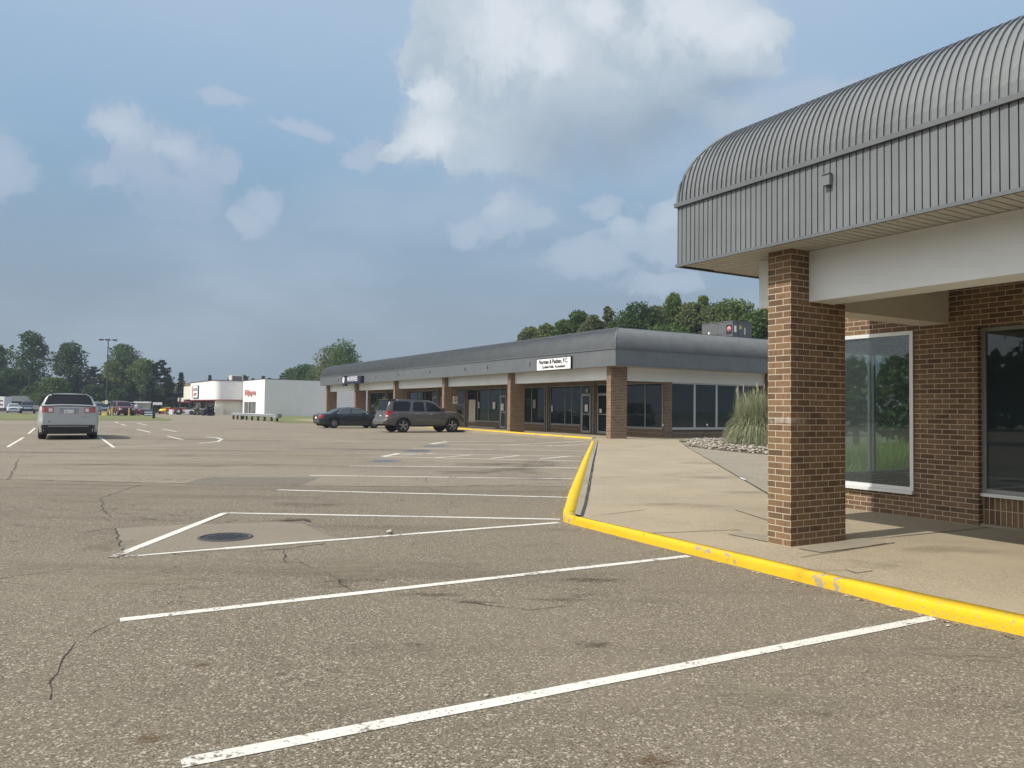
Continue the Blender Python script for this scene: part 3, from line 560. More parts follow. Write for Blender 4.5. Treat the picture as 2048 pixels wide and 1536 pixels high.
for i, q in enumerate([(1440, 955, 1.5, 1.0, 'wdirt'), (1500, 985, 1.0, .5, 'wdirt'), (1400, 925, 2.0, 1.2, 'wdirt'), (1270, 893, 1.0, .5, 'wdirt'), (1350, 1010, 1.2, .5, 'wdirt'), (1340, 1030, .10, .05, 'rust'), (1475, 1062, .12, .05, 'rust'), (1600, 1010, .9, .4, 'wdirt'), (1620, 1140, .6, .2, 'wdirt'), (1750, 1130, .7, .3, 'wdirt'), (1900, 1100, .8, .4, 'wdirt')]): stain(*q[:5], z=.0085 + i * .0001, base=S)
# leaf litter along the side kerb
b = MB(); rn = random.Random(12)
for (x0, y0), (x1, y1), n_, sp in [((1122, 1040), (1135, 992), 60, .08), ((1133, 992), (1164, 922), 160, .12), ((1150, 940), (1184, 888), 120, .2), ((1150, 1055), (1290, 1090), 40, .05), ((1290, 1090), (2040, 1280), 120, .05)]:
    for _ in range(n_):
        t_ = rn.random(); c = G(x0 + (x1 - x0) * t_, y0 + (y1 - y0) * t_); c += Vector((-abs(rn.gauss(0, sp)), rn.gauss(0, sp * .4), .006)); s_ = rn.uniform(.008, .022); a = rn.uniform(0, 6.3)
        P4 = [(math.cos(a + q) * s_ * (1 if q in (0, 3.14) else .55), math.sin(a + q) * s_ * (1 if q in (0, 3.14) else .55), rn.uniform(0, .008)) for q in (0, 1.57, 3.14, 4.71)]
        b.face([tuple(c + Vector(p)) for p in P4], mi=rn.choice((0, 0, 1)))
tag(b.build('leaf_litter', [mat('dry_leaf', (.16, .10, .05), .9), mat('paint_flake', (.5, .46, .36), .9)]), 'dry leaves and paint flakes gathered along the yellow kerb', kind='stuff')
# small debris
def stone(name, px, py, r_, m_, lab, z=0):
    c = G(px, py, z); b = MB(); rn = random.Random(px)
    b.ball((0, 0, r_ * .5), (r_, r_ * .7, r_ * .55), 7, k=5)
    b.v = [(v[0] * rn.uniform(.75, 1.2), v[1] * rn.uniform(.75, 1.2), v[2] * rn.uniform(.8, 1.15)) for v in b.v]
    o = b.build(name, m_); o.location = (c.x, c.y, z); return tag(o, lab, 'stone')
M['stone'] = mat('pale_stone', (.42, .37, .30), .9, bump=.4)
stone('pebble', 973, 1393, .016, M['stone'], 'single pale pebble lying just above the nearest white parking line')
stone('pebble', 779, 1067, .045, M['stone'], 'small stone lump beside the white line right of the manhole')
o = strip('litter', G(1481, 957, S), G(1490, 961, S), .05, M['white_paint'], S + .02); o['kind'] = 'thing'; tag(o, 'scrap of white paper on the sidewalk joint left of the near column', 'litter')

# ================================================================ shared storefront kit
def barrel_profile(Dp, H, n=12): return [(Dp * (1 - math.cos(R(90) * i / n)), H * math.sin(R(90) * i / n)) for i in range(n + 1)]
def canopy(root, x0, y0, y1, x1, s, z0, z1, Dp, H, endA=True, endB=True, pitch=.071, zs=None, faces='AEW'):
    """ribbed fascia, band and barrel roof along x=x0 (y0..y1) with returns at y1 (faces +y) and y0 (faces -y) running to x1."""
    t = .026 * s
    fas, roof, band = MB(), MB(), MB()
    def run(put, length, full0, full1):
        # put(d, l, z): point at depth d behind the fascia plane, l along it
        n = int(length / (pitch * s)); st = length / n
        for i in range(n):
            a = i * st; e_ = a + st
            # pan and raised rib
            fas.face([put(0, a + st * .13, z0), put(-.004, e_, z0), put(-.004, e_, z1), put(0, a + st * .13, z1)])
            fas.face([put(-.004, a, z0), put(t, a + .001, z0), put(t, a + .001, z1), put(-.004, a, z1)])
            fas.face([put(t, a + .001, z0), put(t, a + st * .13, z0), put(t, a + st * .13, z1), put(t, a + .001, z1)])
            fas.face([put(t, a + st * .13, z0), put(0, a + st * .13, z0), put(0, a + st * .13, z1), put(t, a + st * .13, z1)])
        pr = barrel_profile(Dp, H)
        for k_ in range(len(pr) - 1):
            (d0, h0), (d1, h1) = pr[k_], pr[k_ + 1]
            a0 = d0 if full0 else 0; a1 = d1 if full0 else 0; b0 = length - d0 if full1 else length; b1 = length - d1 if full1 else length
            roof.face([put(d0, a0, z1 + h0), put(d0, b0, z1 + h0), put(d1, b1, z1 + h1), put(d1, a1, z1 + h1)], smooth=True)
        # standing seams
        hh = .022 * s; wd = .006 * s
        for i in range(1, n):
            l = i * st; lim = min(l if full0 else 1e9, (length - l) if full1 else 1e9)
            seg = [p for p in pr if p[0] <= lim + 1e-6]
            if len(seg) < 2: continue
            for k_ in range(len(seg) - 1):
                th0 = R(90) * k_ / 12; th1 = R(90) * (k_ + 1) / 12
                (d0, h0), (d1, h1) = seg[k_], seg[k_ + 1]
                o0 = (-math.cos(th0) * hh, math.sin(th0) * hh); o1_ = (-math.cos(th1) * hh, math.sin(th1) * hh)
                A0, A1 = put(d0, l - wd, z1 + h0), put(d1, l - wd, z1 + h1); B0, B1 = put(d0, l + wd, z1 + h0), put(d1, l + wd, z1 + h1)
                C0, C1 = put(d0 + o0[0], l - wd, z1 + h0 + o0[1]), put(d1 + o1_[0], l - wd, z1 + h1 + o1_[1]); E0, E1 = put(d0 + o0[0], l + wd, z1 + h0 + o0[1]), put(d1 + o1_[0], l + wd, z1 + h1 + o1_[1])
                roof.face([A0, C0, C1, A1]); roof.face([C0, E0, E1, C1]); roof.face([E0, B0, B1, E1])
        # bands: top trim, drip edge at the foot
        e0 = -.0; 
        for (za, zb, da, db) in ((z1 - .045 * s, z1 + .004, -.035 * s, .01), (z0 - .012 * s, z0 + .02 * s, -.022 * s, .01)):
            P = [put(da, e0 + da * (1 if full0 else 0), za), put(da, length - da * (1 if full1 else 0), za), put(da, length - da * (1 if full1 else 0), zb), put(da, e0 + da * (1 if full0 else 0), zb)]
            band.face(P); 
            Q0 = [put(db, 0, zb), put(db, length, zb)]; Q1 = [put(db, 0, za), put(db, length, za)]
            band.face([P[3], P[2], Q0[1], Q0[0]]); band.face([Q1[0], Q1[1], P[1], P[0]])
        # cap along the ridge
        ca0 = Dp * (1 if full0 else 0); cb0 = length - Dp * (1 if full1 else 0); zc = z1 + H
        band.face([put(Dp - .03, ca0, zc - .02), put(Dp - .03, cb0, zc - .02), put(Dp - .03, cb0, zc + .055 * s), put(Dp - .03, ca0, zc + .055 * s)])
        band.face([put(Dp - .03, ca0, zc + .055 * s), put(Dp - .03, cb0, zc + .055 * s), put(Dp + .2, cb0, zc + .055 * s), put(Dp + .2, ca0, zc + .055 * s)])
    hipE, hipW = 'E' in faces, 'W' in faces
    run(lambda d, l, z: (x0 + d, y1 - l, z), y1 - y0, hipE, hipW)
    if hipE: run(lambda d, l, z: (x1 - l, y1 - d, z), x1 - x0, False, True)
    if hipW: run(lambda d, l, z: (x0 + l, y0 + d, z), x1 - x0, True, False)
    # hip trims
    for yy, sg in ([(y1, -1)] if hipE else []) + ([(y0, 1)] if hipW else []):
        band.tube([(x0 + d, yy + sg * d, z1 + h + .004) for d, h in barrel_profile(Dp, H)], .022 * s, 6)
    fas.build('fascia', M['metal'], root); roof.build('barrel_roof', M['metal'], root); band.build('metal_trim', M['trim'], root)
    ya = y0 + (Dp if hipW else 0); yb = y1 - (Dp if hipE else 0)
    fr = MB(); fr.box(x0 + Dp, x1, ya, yb, z1 + H - .2, z1 + H + .002, skip='acd'); fr.build('flat_roof', M['roofing'], root)
def soffit(root, x0, x1, y0, y1, z, s, hip=None, xw=None):
    """panels across (along x) for the long run, mitred at the end where they turn"""
    b = MB(); p = .093 * s; g = .016 * s
    d = MB(); d.box(x0 + .01, x1, y0 + .01, y1 - .01, z + .012, z + .05); d.build('soffit_backing', M['metal_d'], root)
    n = int((y1 - y0) / p)
    for i in range(n):
        a = y0 + i * p; e_ = a + p - g
        xs = x0 + .015
        # distance from the ends limits where this panel may start (mitre)
        lim = 0
        if hip in ('both', 'hi'): lim = max(lim, a - (y1 - (x1 - x0)) if a > y1 - (x1 - x0) else 0)
        if hip in ('both', 'lo'): lim = max(lim, (y0 + (x1 - x0)) - e_ if e_ < y0 + (x1 - x0) else 0)
        if lim <= 0:
            b.box(xs, x1, a, e_, z - .004, z + .010)
        else:
            xm = xs
            if hip in ('both', 'hi') and a > y1 - (x1 - x0): xm2 = x0 + (y1 - e_); 
            else: xm2 = x0 + (a - y0)
            if xm2 > xs + .01: b.box(xs, max(xs + .005, xm2), a, e_, z - .004, z + .010)
    # end runs: panels parallel to the long side
    for on, ye, sg in ((hip in ('both', 'hi'), y1, -1), (hip in ('both', 'lo'), y0, 1)):
        if not on: continue
        k_ = int((x1 - x0) / p); 
        for i in range(k_):
            xa = x0 + i * p + .02; xb = xa + p - g; dd = xb - x0
            q = sorted((ye + sg * .015, ye + sg * (xa - x0)))
            if q[1] - q[0] > .02: b.box(xa, xb, q[0], q[1], z - .003, z + .009)
    b.build('soffit', M['soffit'], root)
def window(root, x, ya, yb, za, zb, s, mull=(), frame='alu2', glass='glass_t', fw_=.045, depth=.05, axis='x', sill=None, rails=()):
    """glazed opening in the plane x (axis='x': runs along y) or y (axis='y': runs along x); outside is towards -axis"""
    def bx(b, u0, u1, d0, d1, z0, z1):
        if axis == 'x': b.box(x + d0, x + d1, u0, u1, z0, z1)
        else: b.box(u0, u1, x + d0, x + d1, z0, z1)
    pane = MB(); bx(pane, ya + fw_ * .5, yb - fw_ * .5, .028, .036, za + fw_ * .5, zb - fw_ * .5)
    po = link('window', None) if False else None
    f = MB(); w_ = fw_
    bx(f, ya, ya + w_, 0, depth, za, zb); bx(f, yb - w_, yb, 0, depth, za, zb); bx(f, ya + w_, yb - w_, 0, depth, za, za + w_); bx(f, ya + w_, yb - w_, 0, depth, zb - w_, zb)
    for q in mull: bx(f, q - w_ / 2, q + w_ / 2, .002, depth - .002, za + w_, zb - w_)
    for q in rails: bx(f, ya + w_, yb - w_, .003, depth - .003, q - w_ / 2, q + w_ / 2)
    fo = f.build('window', M[frame], root); pane.build('pane', M[glass], fo)
    if sill:
        k_ = MB(); bx(k_, ya - .01, yb + .01, -.05 * s, .02, za - .045 * s, za - .002); k_.build('sill', M[sill], fo)
    return fo
def door(root, x, ya, yb, za, zb, ztop, s, axis='x', frame='alu2', hside=1):
    def bx(b, u0, u1, d0, d1, z0, z1):
        if axis == 'x': b.box(x + d0, x + d1, u0, u1, z0, z1)
        else: b.box(u0, u1, x + d0, x + d1, z0, z1)
    f = MB(); w_ = .05 * s
    bx(f, ya, ya + w_, 0, .06, za, ztop); bx(f, yb - w_, yb, 0, .06, za, ztop); bx(f, ya + w_, yb - w_, 0, .06, ztop - w_, ztop); bx(f, ya + w_, yb - w_, 0, .06, zb, zb + w_)
    fo = f.build('door', M['alu2'], root)
    g = MB(); bx(g, ya + w_, yb - w_, .03, .038, zb + w_, ztop - w_); g.build('transom_pane', M['glass_t'], fo)
    q = MB(); a, e_ = ya + w_ + .008, yb - w_ - .008; w2 = .065 * s
    bx(q, a, a + w2, .004, .045, za + .02, zb - .01); bx(q, e_ - w2, e_, .004, .045, za + .02, zb - .01); bx(q, a + w2, e_ - w2, .004, .045, za + .02, za + .02 + w2 * 2); bx(q, a + w2, e_ - w2, .004, .045, zb - .01 - w2, zb - .01)
    bx(q, a + w2, e_ - w2, .006, .043, za + 1.0 * s, za + 1.0 * s + .04); q.build('door_leaf', M['alu'], fo)
    p = MB(); bx(p, a + w2, e_ - w2, .02, .028, za + .02 + w2 * 2, zb - .01 - w2); p.build('pane', M['glass_t'], fo)
    h = MB(); hy = a + w2 / 2 if hside < 0 else e_ - w2 / 2; bx(h, hy - .012, hy + .012, -.05, -.03, za + .9 * s, za + 1.15 * s); bx(h, hy - .01, hy + .01, -.03, .005, za + .9 * s, za + .92 * s); bx(h, hy - .01, hy + .01, -.03, .005, za + 1.13 * s, za + 1.15 * s)
    h.build('handle', M['chrome'], fo)
    return fo
def brick_box(root, name, x0, x1, y0, y1, z0, z1, m_, uvo=(0, 0), skip='u'):
    b = MB(); b.box(x0, x1, y0, y1, z0, z1, uvo=uvo, skip=skip); return b.build(name, M[m_], root)

# ================================================================ near building (right)
B1 = empty('brick_building', (Oc.x, Oc.y, S), R(-AZ)); tag(B1, 'near brick storefront with grey ribbed barrel canopy and white beam over its porch', 'building')
canopy(B1, -.28, -16, 1.44, 13, 1.0, 3.17, 3.93, .76, .89, faces='AE')
soffit(B1, -.27, .29, -16, 1.43, 3.175, 1.0, None)
b = MB()
for i in range(60): b.box(.29 + i * .093, .29 + i * .093 + .077, .69, 1.42, 3.171, 3.185) if .29 + i * .093 < 3.4 or i > 60 else None
b.build('soffit', M['soffit'], B1)
b = MB(); b.box(.29, 3.5, .70, 1.42, 3.19, 3.22); b.build('soffit_backing', M['metal_d'], B1)
# soffit under the porch, behind the beam
b = MB()
for i in range(178): b.box(.69, 3.47, -16 + i * .093, -16 + i * .093 + .077, 3.07, 3.08)
b.build('soffit', M['soffit'], B1)
b = MB(); b.box(.69, 3.47, -16, .3, 3.083, 3.12); b.build('soffit_backing', M['metal_d'], B1)
# columns
for y in (0, -8.3):
    b = MB()
    def cf(pts, uvs): b.face(pts, uvs)
    x0_, x1_, y0_, y1_, zt = 0, .90, y, y + .305, 3.172
    zb_ = .0
    b.face([(x0_, y1_, zb_), (x0_, y0_, zb_), (x0_, y0_, zt), (x0_, y1_, zt)], [(-.305, zb_), (0, zb_), (0, zt), (-.305, zt)])
    b.face([(x0_, y0_, zb_), (x1_, y0_, zb_), (x1_, y0_, zt), (x0_, y0_, zt)], [(0, zb_), (.90, zb_), (.90, zt), (0, zt)])
    b.face([(x1_, y0_, zb_), (x1_, y1_, zb_), (x1_, y1_, zt), (x1_, y0_, zt)], [(.90, zb_), (1.2, zb_), (1.2, zt), (.90, zt)])
    b.face([(x1_, y1_, zb_), (x0_, y1_, zb_), (x0_, y1_, zt), (x1_, y1_, zt)], [(1.2, zb_), (2.1, zb_), (2.1, zt), (1.2, zt)])
    b.build('column', M['brick_col'], B1)
brick_box(B1, 'column_base', .015, .89, .012, .295, -.03, .03, 'black')
# beams, split at the columns
b = MB(); b.box(.29, .69, -7.995, -.002, 2.62, 3.168); b.box(.29, .69, -16, -8.302, 2.62, 3.168); b.box(.29, .69, .307, .69, 2.62, 3.168); bm = b.build('beam', M['white'], B1)
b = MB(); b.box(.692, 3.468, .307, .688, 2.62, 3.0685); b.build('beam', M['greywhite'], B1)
# walls
WX = 3.47
brick_box(B1, 'wall', WX, WX + .3, .0, .82, 0, 3.3, 'brick')
brick_box(B1, 'wall', WX, WX + .3, -.06, 0, 0, 3.3, 'brick')
brick_box(B1, 'wall', WX, WX + .3, .82, 3.0, 0, .355, 'brick'); brick_box(B1, 'wall', WX, WX + .3, .82, 3.0, 2.57, 3.3, 'brick'); brick_box(B1, 'wall', WX, WX + .3, 2.86, 3.0, .355, 2.57, 'brick')
brick_box(B1, 'wall', WX, WX + .3, -3.4, -.06, 2.54, 3.3, 'brick'); brick_box(B1, 'wall', WX + .09, WX + .3, -3.4, -.06, 0, .40, 'soldier', uvo=(.01, .0)); brick_box(B1, 'wall', WX, WX + .3, -16, -3.4, 0, 3.3, 'brick')
b = MB(); b.box(WX + .02, WX + .089, -3.4, -.061, -.01, .03); b.build('wall_footing', M['kerbc'], B1)
# end wall with its own window
brick_box(B1, 'wall', WX + .3, 4.05, 2.75, 3.0, 0, 3.3, 'brick'); brick_box(B1, 'wall', 7.3, 16, 2.75, 3.0, 0, 3.3, 'brick'); brick_box(B1, 'wall', 4.05, 7.3, 2.75, 3.0, 0, .36, 'brick'); brick_box(B1, 'wall', 4.05, 7.3, 2.75, 3.0, 2.5, 3.3, 'brick')
window(B1, 2.93, 4.05, 7.3, .36, 2.5, 1, mull=(5.62, 5.74), frame='white_alu', glass='glass_see', axis='y', fw_=.05)
window(B1, WX - .02, .80, 2.86, .357, 2.568, 1, frame='white_alu', glass='glass_see', fw_=.05, sill='white_alu')
window(B1, WX + .09, -3.38, -.06, .42, 2.54, 1, mull=(-1.7,), frame='alu2', glass='glass', fw_=.05, sill='white_alu')
# the room seen through the clear panes
b = MB(); b.face([(WX + .31, -.2, .02), (16, -.2, .02), (16, 2.74, .02), (WX + .31, 2.74, .02)]); b.build('floor', M['roomfl'], B1)
b = MB(); b.face([(WX + .31, -.2, .02), (WX + .31, -.2, 3.0), (16, -.2, 3.0), (16, -.2, .02)]); b.face([(9, -.2, .02), (9, -.2, 3), (9, 2.74, 3), (9, 2.74, .02)]); b.face([(WX + .31, -.2, 2.99), (WX + .31, 2.74, 2.99), (16, 2.74, 2.99), (16, -.2, 2.99)]); b.build('partition', M['room'], B1)
b = MB(); b.box(WX, 16, -16, 3.0, 3.3, 3.36); b.build('roof', M['roofing'], B1)
b = MB(); b.box(-.335, -.285, -.73, -.65, 3.63, 3.735); b.box(-.345, -.29, -.735, -.645, 3.735, 3.742); b.build('light_box', M['metal'], B1)
b = MB(); b.ball((.80, -.02, 2.93), .022, 8); b.build('door_bell', M['white'], B1)

# ================================================================ far storefront row
s2 = 1.14
B2 = empty('brick_building', (Ok.x, Ok.y, S), R(-AZ)); tag(B2, 'long far brick storefront row with brick columns and grey barrel canopy', 'building')
canopy(B2, -.36, -.81, 48.2, 19, s2, 3.61, 4.48, .88, 1.06, faces='AEW')
soffit(B2, -.35, .33, -.79, 48.18, 3.615, s2, None)
b = MB()
for i in range(180): b.box(.33 + i * .104, .33 + i * .104 + .088, -.79, .30, 3.611, 3.63)
b.build('soffit', M['soffit'], B2)
b = MB(); b.box(.33, 3.9, .31, 48.0, 3.50, 3.55); b.build('porch_ceiling', M['soffit'], B2)
CB = (0, 9.9, 19.24, 28.57, 38.22, 47.0)
for y in CB:
    b = MB(); x0_, x1_, y0_, y1_, zt, zb_ = 0, 1.03, y, y + .35, 3.612, 0
    b.face([(x0_, y1_, zb_), (x0_, y0_, zb_), (x0_, y0_, zt), (x0_, y1_, zt)], [(-.35, zb_), (0, zb_), (0, zt), (-.35, zt)])
    b.face([(x0_, y0_, zb_), (x1_, y0_, zb_), (x1_, y0_, zt), (x0_, y0_, zt)], [(0, zb_), (1.03, zb_), (1.03, zt), (0, zt)])
    b.face([(x1_, y0_, zb_), (x1_, y1_, zb_), (x1_, y1_, zt), (x1_, y0_, zt)], [(1.03, zb_), (1.38, zb_), (1.38, zt), (1.03, zt)])
    b.face([(x1_, y1_, zb_), (x0_, y1_, zb_), (x0_, y1_, zt), (x1_, y1_, zt)], [(1.38, zb_), (2.4, zb_), (2.4, zt), (1.38, zt)])
    b.build('column', M['brick2c'], B2)
for a, c in zip(CB, CB[1:]):
    b = MB(); b.box(.32, .78, a + .352, c - .002, 2.97, 3.608); b.build('beam', M['white'], B2)
b = MB(); b.box(.32, .78, 47.352, 47.9, 2.97, 3.608); b.build('beam', M['white'], B2)
b = MB(); b.box(1.032, 11.30, .25, .60, 2.94, 3.608); b.build('beam', M['white'], B2)
W2 = 3.86; ZH, ZS = 2.93, .47
brick_box(B2, 'wall', W2, W2 + .3, .61, 45.5, ZH, 3.55, 'brick2')
def solid(a, c): brick_box(B2, 'wall', W2, W2 + .3, a, c, 0, ZH, 'brick2')
def bay(a, c, mull=(), rails=()):
    brick_box(B2, 'wall', W2 + .06, W2 + .3, a, c, 0, ZS, 'soldier2'); window(B2, W2 + .07, a, c, ZS, ZH, s2, mull=mull, rails=rails, sill='alu2', fw_=.06)
def pier(a, c):
    brick_box(B2, 'wall', W2, W2 + .3, a, c, 0, ZH, 'brick2')
    p = MB(); p.tube([(W2 - .05, (a + c) / 2 - .1, 0.02), (W2 - .05, (a + c) / 2 - .1, 3.45)], .045, 8); p.tube([(W2 - .05, (a + c) / 2 + .14, .02), (W2 - .05, (a + c) / 2 + .14, 3.45)], .03, 6); p.build('downspout', M['alu2'], B2)
bay(.61, 4.9, (2.04,)); solid(4.9, 5.3)
door(B2, W2 + .06, 5.3, 6.4, .01, 2.36, ZH, s2, hside=1); pier(6.4, 7.0); door(B2, W2 + .06, 7.0, 8.0, .01, 2.36, ZH, s2, hside=-1); bay(8.0, 11.45, (8.99, 9.76)); pier(11.45, 12.07)
bay(12.07, 16.3, (13.75,)); pier(16.3, 17.15); door(B2, W2 + .06, 17.15, 18.05, .01, 2.36, ZH, s2, hside=-1); bay(18.05, 23.2, (19.75, 21.56)); pier(23.2, 23.9); bay(23.9, 26.6, (), (1.7,)); solid(26.6, 27.3)
door(B2, W2 + .06, 27.3, 28.2, .01, 2.36, ZH, s2); pier(28.2, 28.9); door(B2, W2 + .06, 28.9, 29.75, .01, 2.36, ZH, s2); bay(29.75, 34.9, (31.4, 33.1)); solid(34.9, 36.3)
bay(36.3, 39.9, (38.4,)); pier(39.9, 40.6); door(B2, W2 + .06, 40.6, 41.5, .01, 2.36, ZH, s2); bay(41.5, 45.0, (43.0,)); solid(45.0, 45.5)
brick_box(B2, 'wall', W2, 16, 45.5, 45.7, 0, 3.55, 'brick2')
# side facing the viewer
brick_box(B2, 'pier', 3.98, 4.30, .29, .60, 0, 2.935, 'brick2')
brick_box(B2, 'wall', 4.30, 11.3, .42, .70, 0, ZS, 'soldier2')
for a, c in ((4.30, 6.02), (6.02, 7.66), (7.66, 9.29), (9.29, 11.3)):
    window(B2, .40, a, c, ZS, 2.94, s2, axis='y', sill='alu', fw_=.07, frame='alu')
brick_box(B2, 'wall', 11.3, 12.6, .0, .6, 0, 3.61, 'brick2'); brick_box(B2, 'wall', 12.6, 19, .4, .7, 0, 3.61, 'brick2'); brick_box(B2, 'wall', 18.7, 19, .7, 45.7, 0, 3.61, 'brick2')
for y in (.0, 6.2, 15.3, 27.0, 32.0, 41.6, 46.0)[1:]:
    pass
for y in (15.3, 21.0, 26.97, 32.02, 42.24, 12.2, 7.1):
    b = MB(); b.box(-.43, -.37, y - .06, y + .06, 3.98, 4.13); b.build('light_box', M['metal'], B2)
# ================================================================ signs and small things on the far row
def text(body, size, m_, name='lettering', parent=None, ext=.008, align='LEFT', bold=0, sx_=1.0):
    cu = bpy.data.curves.new('t', 'FONT'); cu.body = body; cu.size = size; cu.extrude = ext; cu.offset = bold; cu.align_x = align; cu.resolution_u = 3
    o = bpy.data.objects.new('t', cu); col.objects.link(o); bpy.context.view_layer.update()
    me = bpy.data.meshes.new_from_object(o.evaluated_get(bpy.context.evaluated_depsgraph_get()))
    bpy.data.objects.remove(o); me.materials.clear(); me.materials.append(m_)
    r_ = link(name, me, parent); r_.scale = (sx_, 1, 1); return r_
def face_sign(P, wdt, hgt, nrm_, name, label, cat, bg, frame=None, th=.08, group=None):
    """board centred on P facing nrm_; returns (root, function placing text in board coordinates)"""
    yaw = math.atan2(nrm_.y, nrm_.x) + math.pi / 2
    e = empty(name, P, yaw); tag(e, label, cat, group)          # local -y is the viewer's side, x runs right
    b = MB(); b.box(-wdt / 2, wdt / 2, -th / 2, th / 2, -hgt / 2, hgt / 2); b.build('board', bg, e)
    if frame:
        f = MB(); t = .035
        f.box(-wdt / 2 - t, wdt / 2 + t, -th / 2 - .01, th / 2 + .01, hgt / 2, hgt / 2 + t); f.box(-wdt / 2 - t, wdt / 2 + t, -th / 2 - .01, th / 2 + .01, -hgt / 2 - t, -hgt / 2)
        f.box(-wdt / 2 - t, -wdt / 2, -th / 2 - .01, th / 2 + .01, -hgt / 2, hgt / 2); f.box(wdt / 2, wdt / 2 + t, -th / 2 - .01, th / 2 + .01, -hgt / 2, hgt / 2); f.build('sign_frame', frame, e)
    def put(s_, x, z, size, m_, align='CENTER', bold=0, sxx=1.0):
        t_ = text(s_, size, m_, parent=e, align=align, bold=bold, sx_=sxx); t_.rotation_euler = (R(90), 0, 0); t_.location = (x, -th / 2 - .010, z); return t_
    return e, put
ink = M['black']; M['signwhite'] = mat('sign_white', (.86, .86, .85), .5); M['navy'] = mat('navy_sign', (.012, .014, .04), .5); M['red'] = mat('red_sign', (.45, .04, .03), .5)
M['silverletter'] = mat('silver_letters', (.62, .62, .66), .4)
e, put = face_sign(L2(-.44, 4.50, 4.01), 3.32, .62, -V, 'sign', 'white framed sign of the accountants on the far canopy fascia', 'sign', M['signwhite'], M['black'])
put('Norman & Paulsen, P.C.', 0, .03, .34, ink, bold=.004, sxx=.86); put('Certified Public  Accountants', .03, -.22, .23, ink, sxx=.84)
e, put = face_sign(L2(-.52, 37.6, 3.98), 5.2, .66, -V, 'sign', 'dark navy sign with silver block letters at the far end of the fascia', 'sign', M['navy'], th=.3)
put('MARINES', .35, -.10, .62, M['silverletter'], bold=.012, sxx=1.12); put('. . . . . . . .', .2, -.28, .16, M['silverletter'])
b = MB(); b.lathe([(0, 0), (.22, 0), (.26, -.02), (.30, 0), (.30, .02)], 20, 'y', (-2.15, -.165, .05)); b.build('emblem', M['silverletter'], e)
b = MB(); b.box(-2.5, -1.85, -.13, .13, -.48, .45); b.build('emblem_board', M['navy'], e)
P = L2(.42, 19.235, 2.14) ; P = VP(910.5, 803, L2(0, 19.20), U); P.z = 2.12
e, put = face_sign(P, .36, .52, -U, 'notice_sign', 'small white notice with red and black lines on the third brick column', 'sign', M['signwhite'], th=.012)
put('NO', 0, .14, .12, M['red']); put('PARKING', 0, .04, .085, M['red'], sxx=.8); put('CUSTOMERS', 0, -.06, .065, ink, sxx=.8); put('ONLY', 0, -.15, .07, ink); 
def on_wall(x, y, w_, h_, label, m_='signwhite', nm='paper_notice', cat='notice', grp='papers taped inside the far shop windows'):
    p = VP(x, y, L2(W2 + .045, 0), V); e_ = MB(); e_.box(-w_ / 2, w_ / 2, -.003, .003, -h_ / 2, h_ / 2); o = e_.build(nm, M[m_]); o.location = p; o.rotation_euler = (0, 0, R(-AZ) - R(90)); return tag(o, label, cat, grp)
on_wall(988, 811, .38, .5, 'square white paper on the window left of the second column door'); on_wall(1004.5, 814.5, .40, .52, 'white paper on the glass door beside the second brick column')
on_wall(957.5, 810, .16, .48, 'narrow white paper beside the pane divider in the second bay'); on_wall(1172.5, 816, .30, .42, 'white notice at eye height on the left glass door of the corner bay')
on_wall(1201, 821.5, .20, .24, 'small square sticker on the right glass door of the corner bay'); on_wall(1104, 817, .12, .4, 'slim white sticker low on the corner bay window')
on_wall(1068.5, 808, .34, .6, 'faint grey poster behind the glass next to the second column', 'alu2'); on_wall(1174, 781.5, .22, .2, 'street number plate above the left glass door of the corner bay', 'alu', 'number_plate')
on_wall(944, 822, 1.1, 1.75, 'pale upright panel standing behind the second bay window', 'greywhite', 'display_panel', 'panel', 'papers taped inside the far shop windows')
b = MB(); b.box(-.02, .02, -2.1, 2.1, 0, .04); o = b.build('white_pipe', M['white_paint']); o.location = L2(3.6, 20.3, S + .03); o.rotation_euler = (0, 0, R(-AZ)); tag(o, 'long white strip lying on the walk under the second bay window', 'strip')
for xx, lab in ((1325.5, 'round white sticker low in the glass left of the slim corner pier'), (1414.5, 'round white sticker low in the glass right of the slim corner pier')):
    p = VP(xx, 850, L2(0, .385), U) if xx > 1340 else VP(xx, 850, L2(W2 + .05, 0), V)
    b = MB(); b.lathe([(0, 0), (.07, 0), (.07, .01)], 16, 'y'); o = b.build('sticker', M['white_paint']); o.location = p; o.rotation_euler = (0, 0, R(-AZ) - (0 if xx > 1340 else R(90))); tag(o, lab, 'sticker')
# roof unit
AC = empty('rooftop_unit', L2(15.1, 6.3, 5.40), R(-AZ), sc_=1.12); tag(AC, 'dark grey rooftop air handler with white stickers above the far canopy', 'rooftop unit')
M['ac'] = mat('ac_casing', (.115, .12, .122), .55, var=.15)
px_ = proj = None
b = MB(); b.box(0, 1.62, 0, 2.55, .05, 1.95); b.box(-.02, 1.64, -.02, 2.57, 1.95, 2.0); b.build('casing', M['ac'], AC)
b = MB(); b.box(-.008, -.001, .02, 2.5, .62, .63); b.box(-.008, -.001, .02, 2.5, 1.25, 1.26); b.box(-.008, 0, 1.2, 1.21, .1, 1.9); b.box(.5, .51, -.008, 0, .1, 1.9); b.build('panel_gap', M['black'], AC)
for (y, z, w_, h_) in ((1.95, 1.35, .1, .18), (2.2, .72, .24, .16), (1.02, .66, .26, .14), (.55, .28, .34, .26)): b = MB(); b.box(-.012, -.002, y - w_ / 2, y + w_ / 2, z - h_ / 2, z + h_ / 2); b.build('sticker', M['signwhite'], AC)
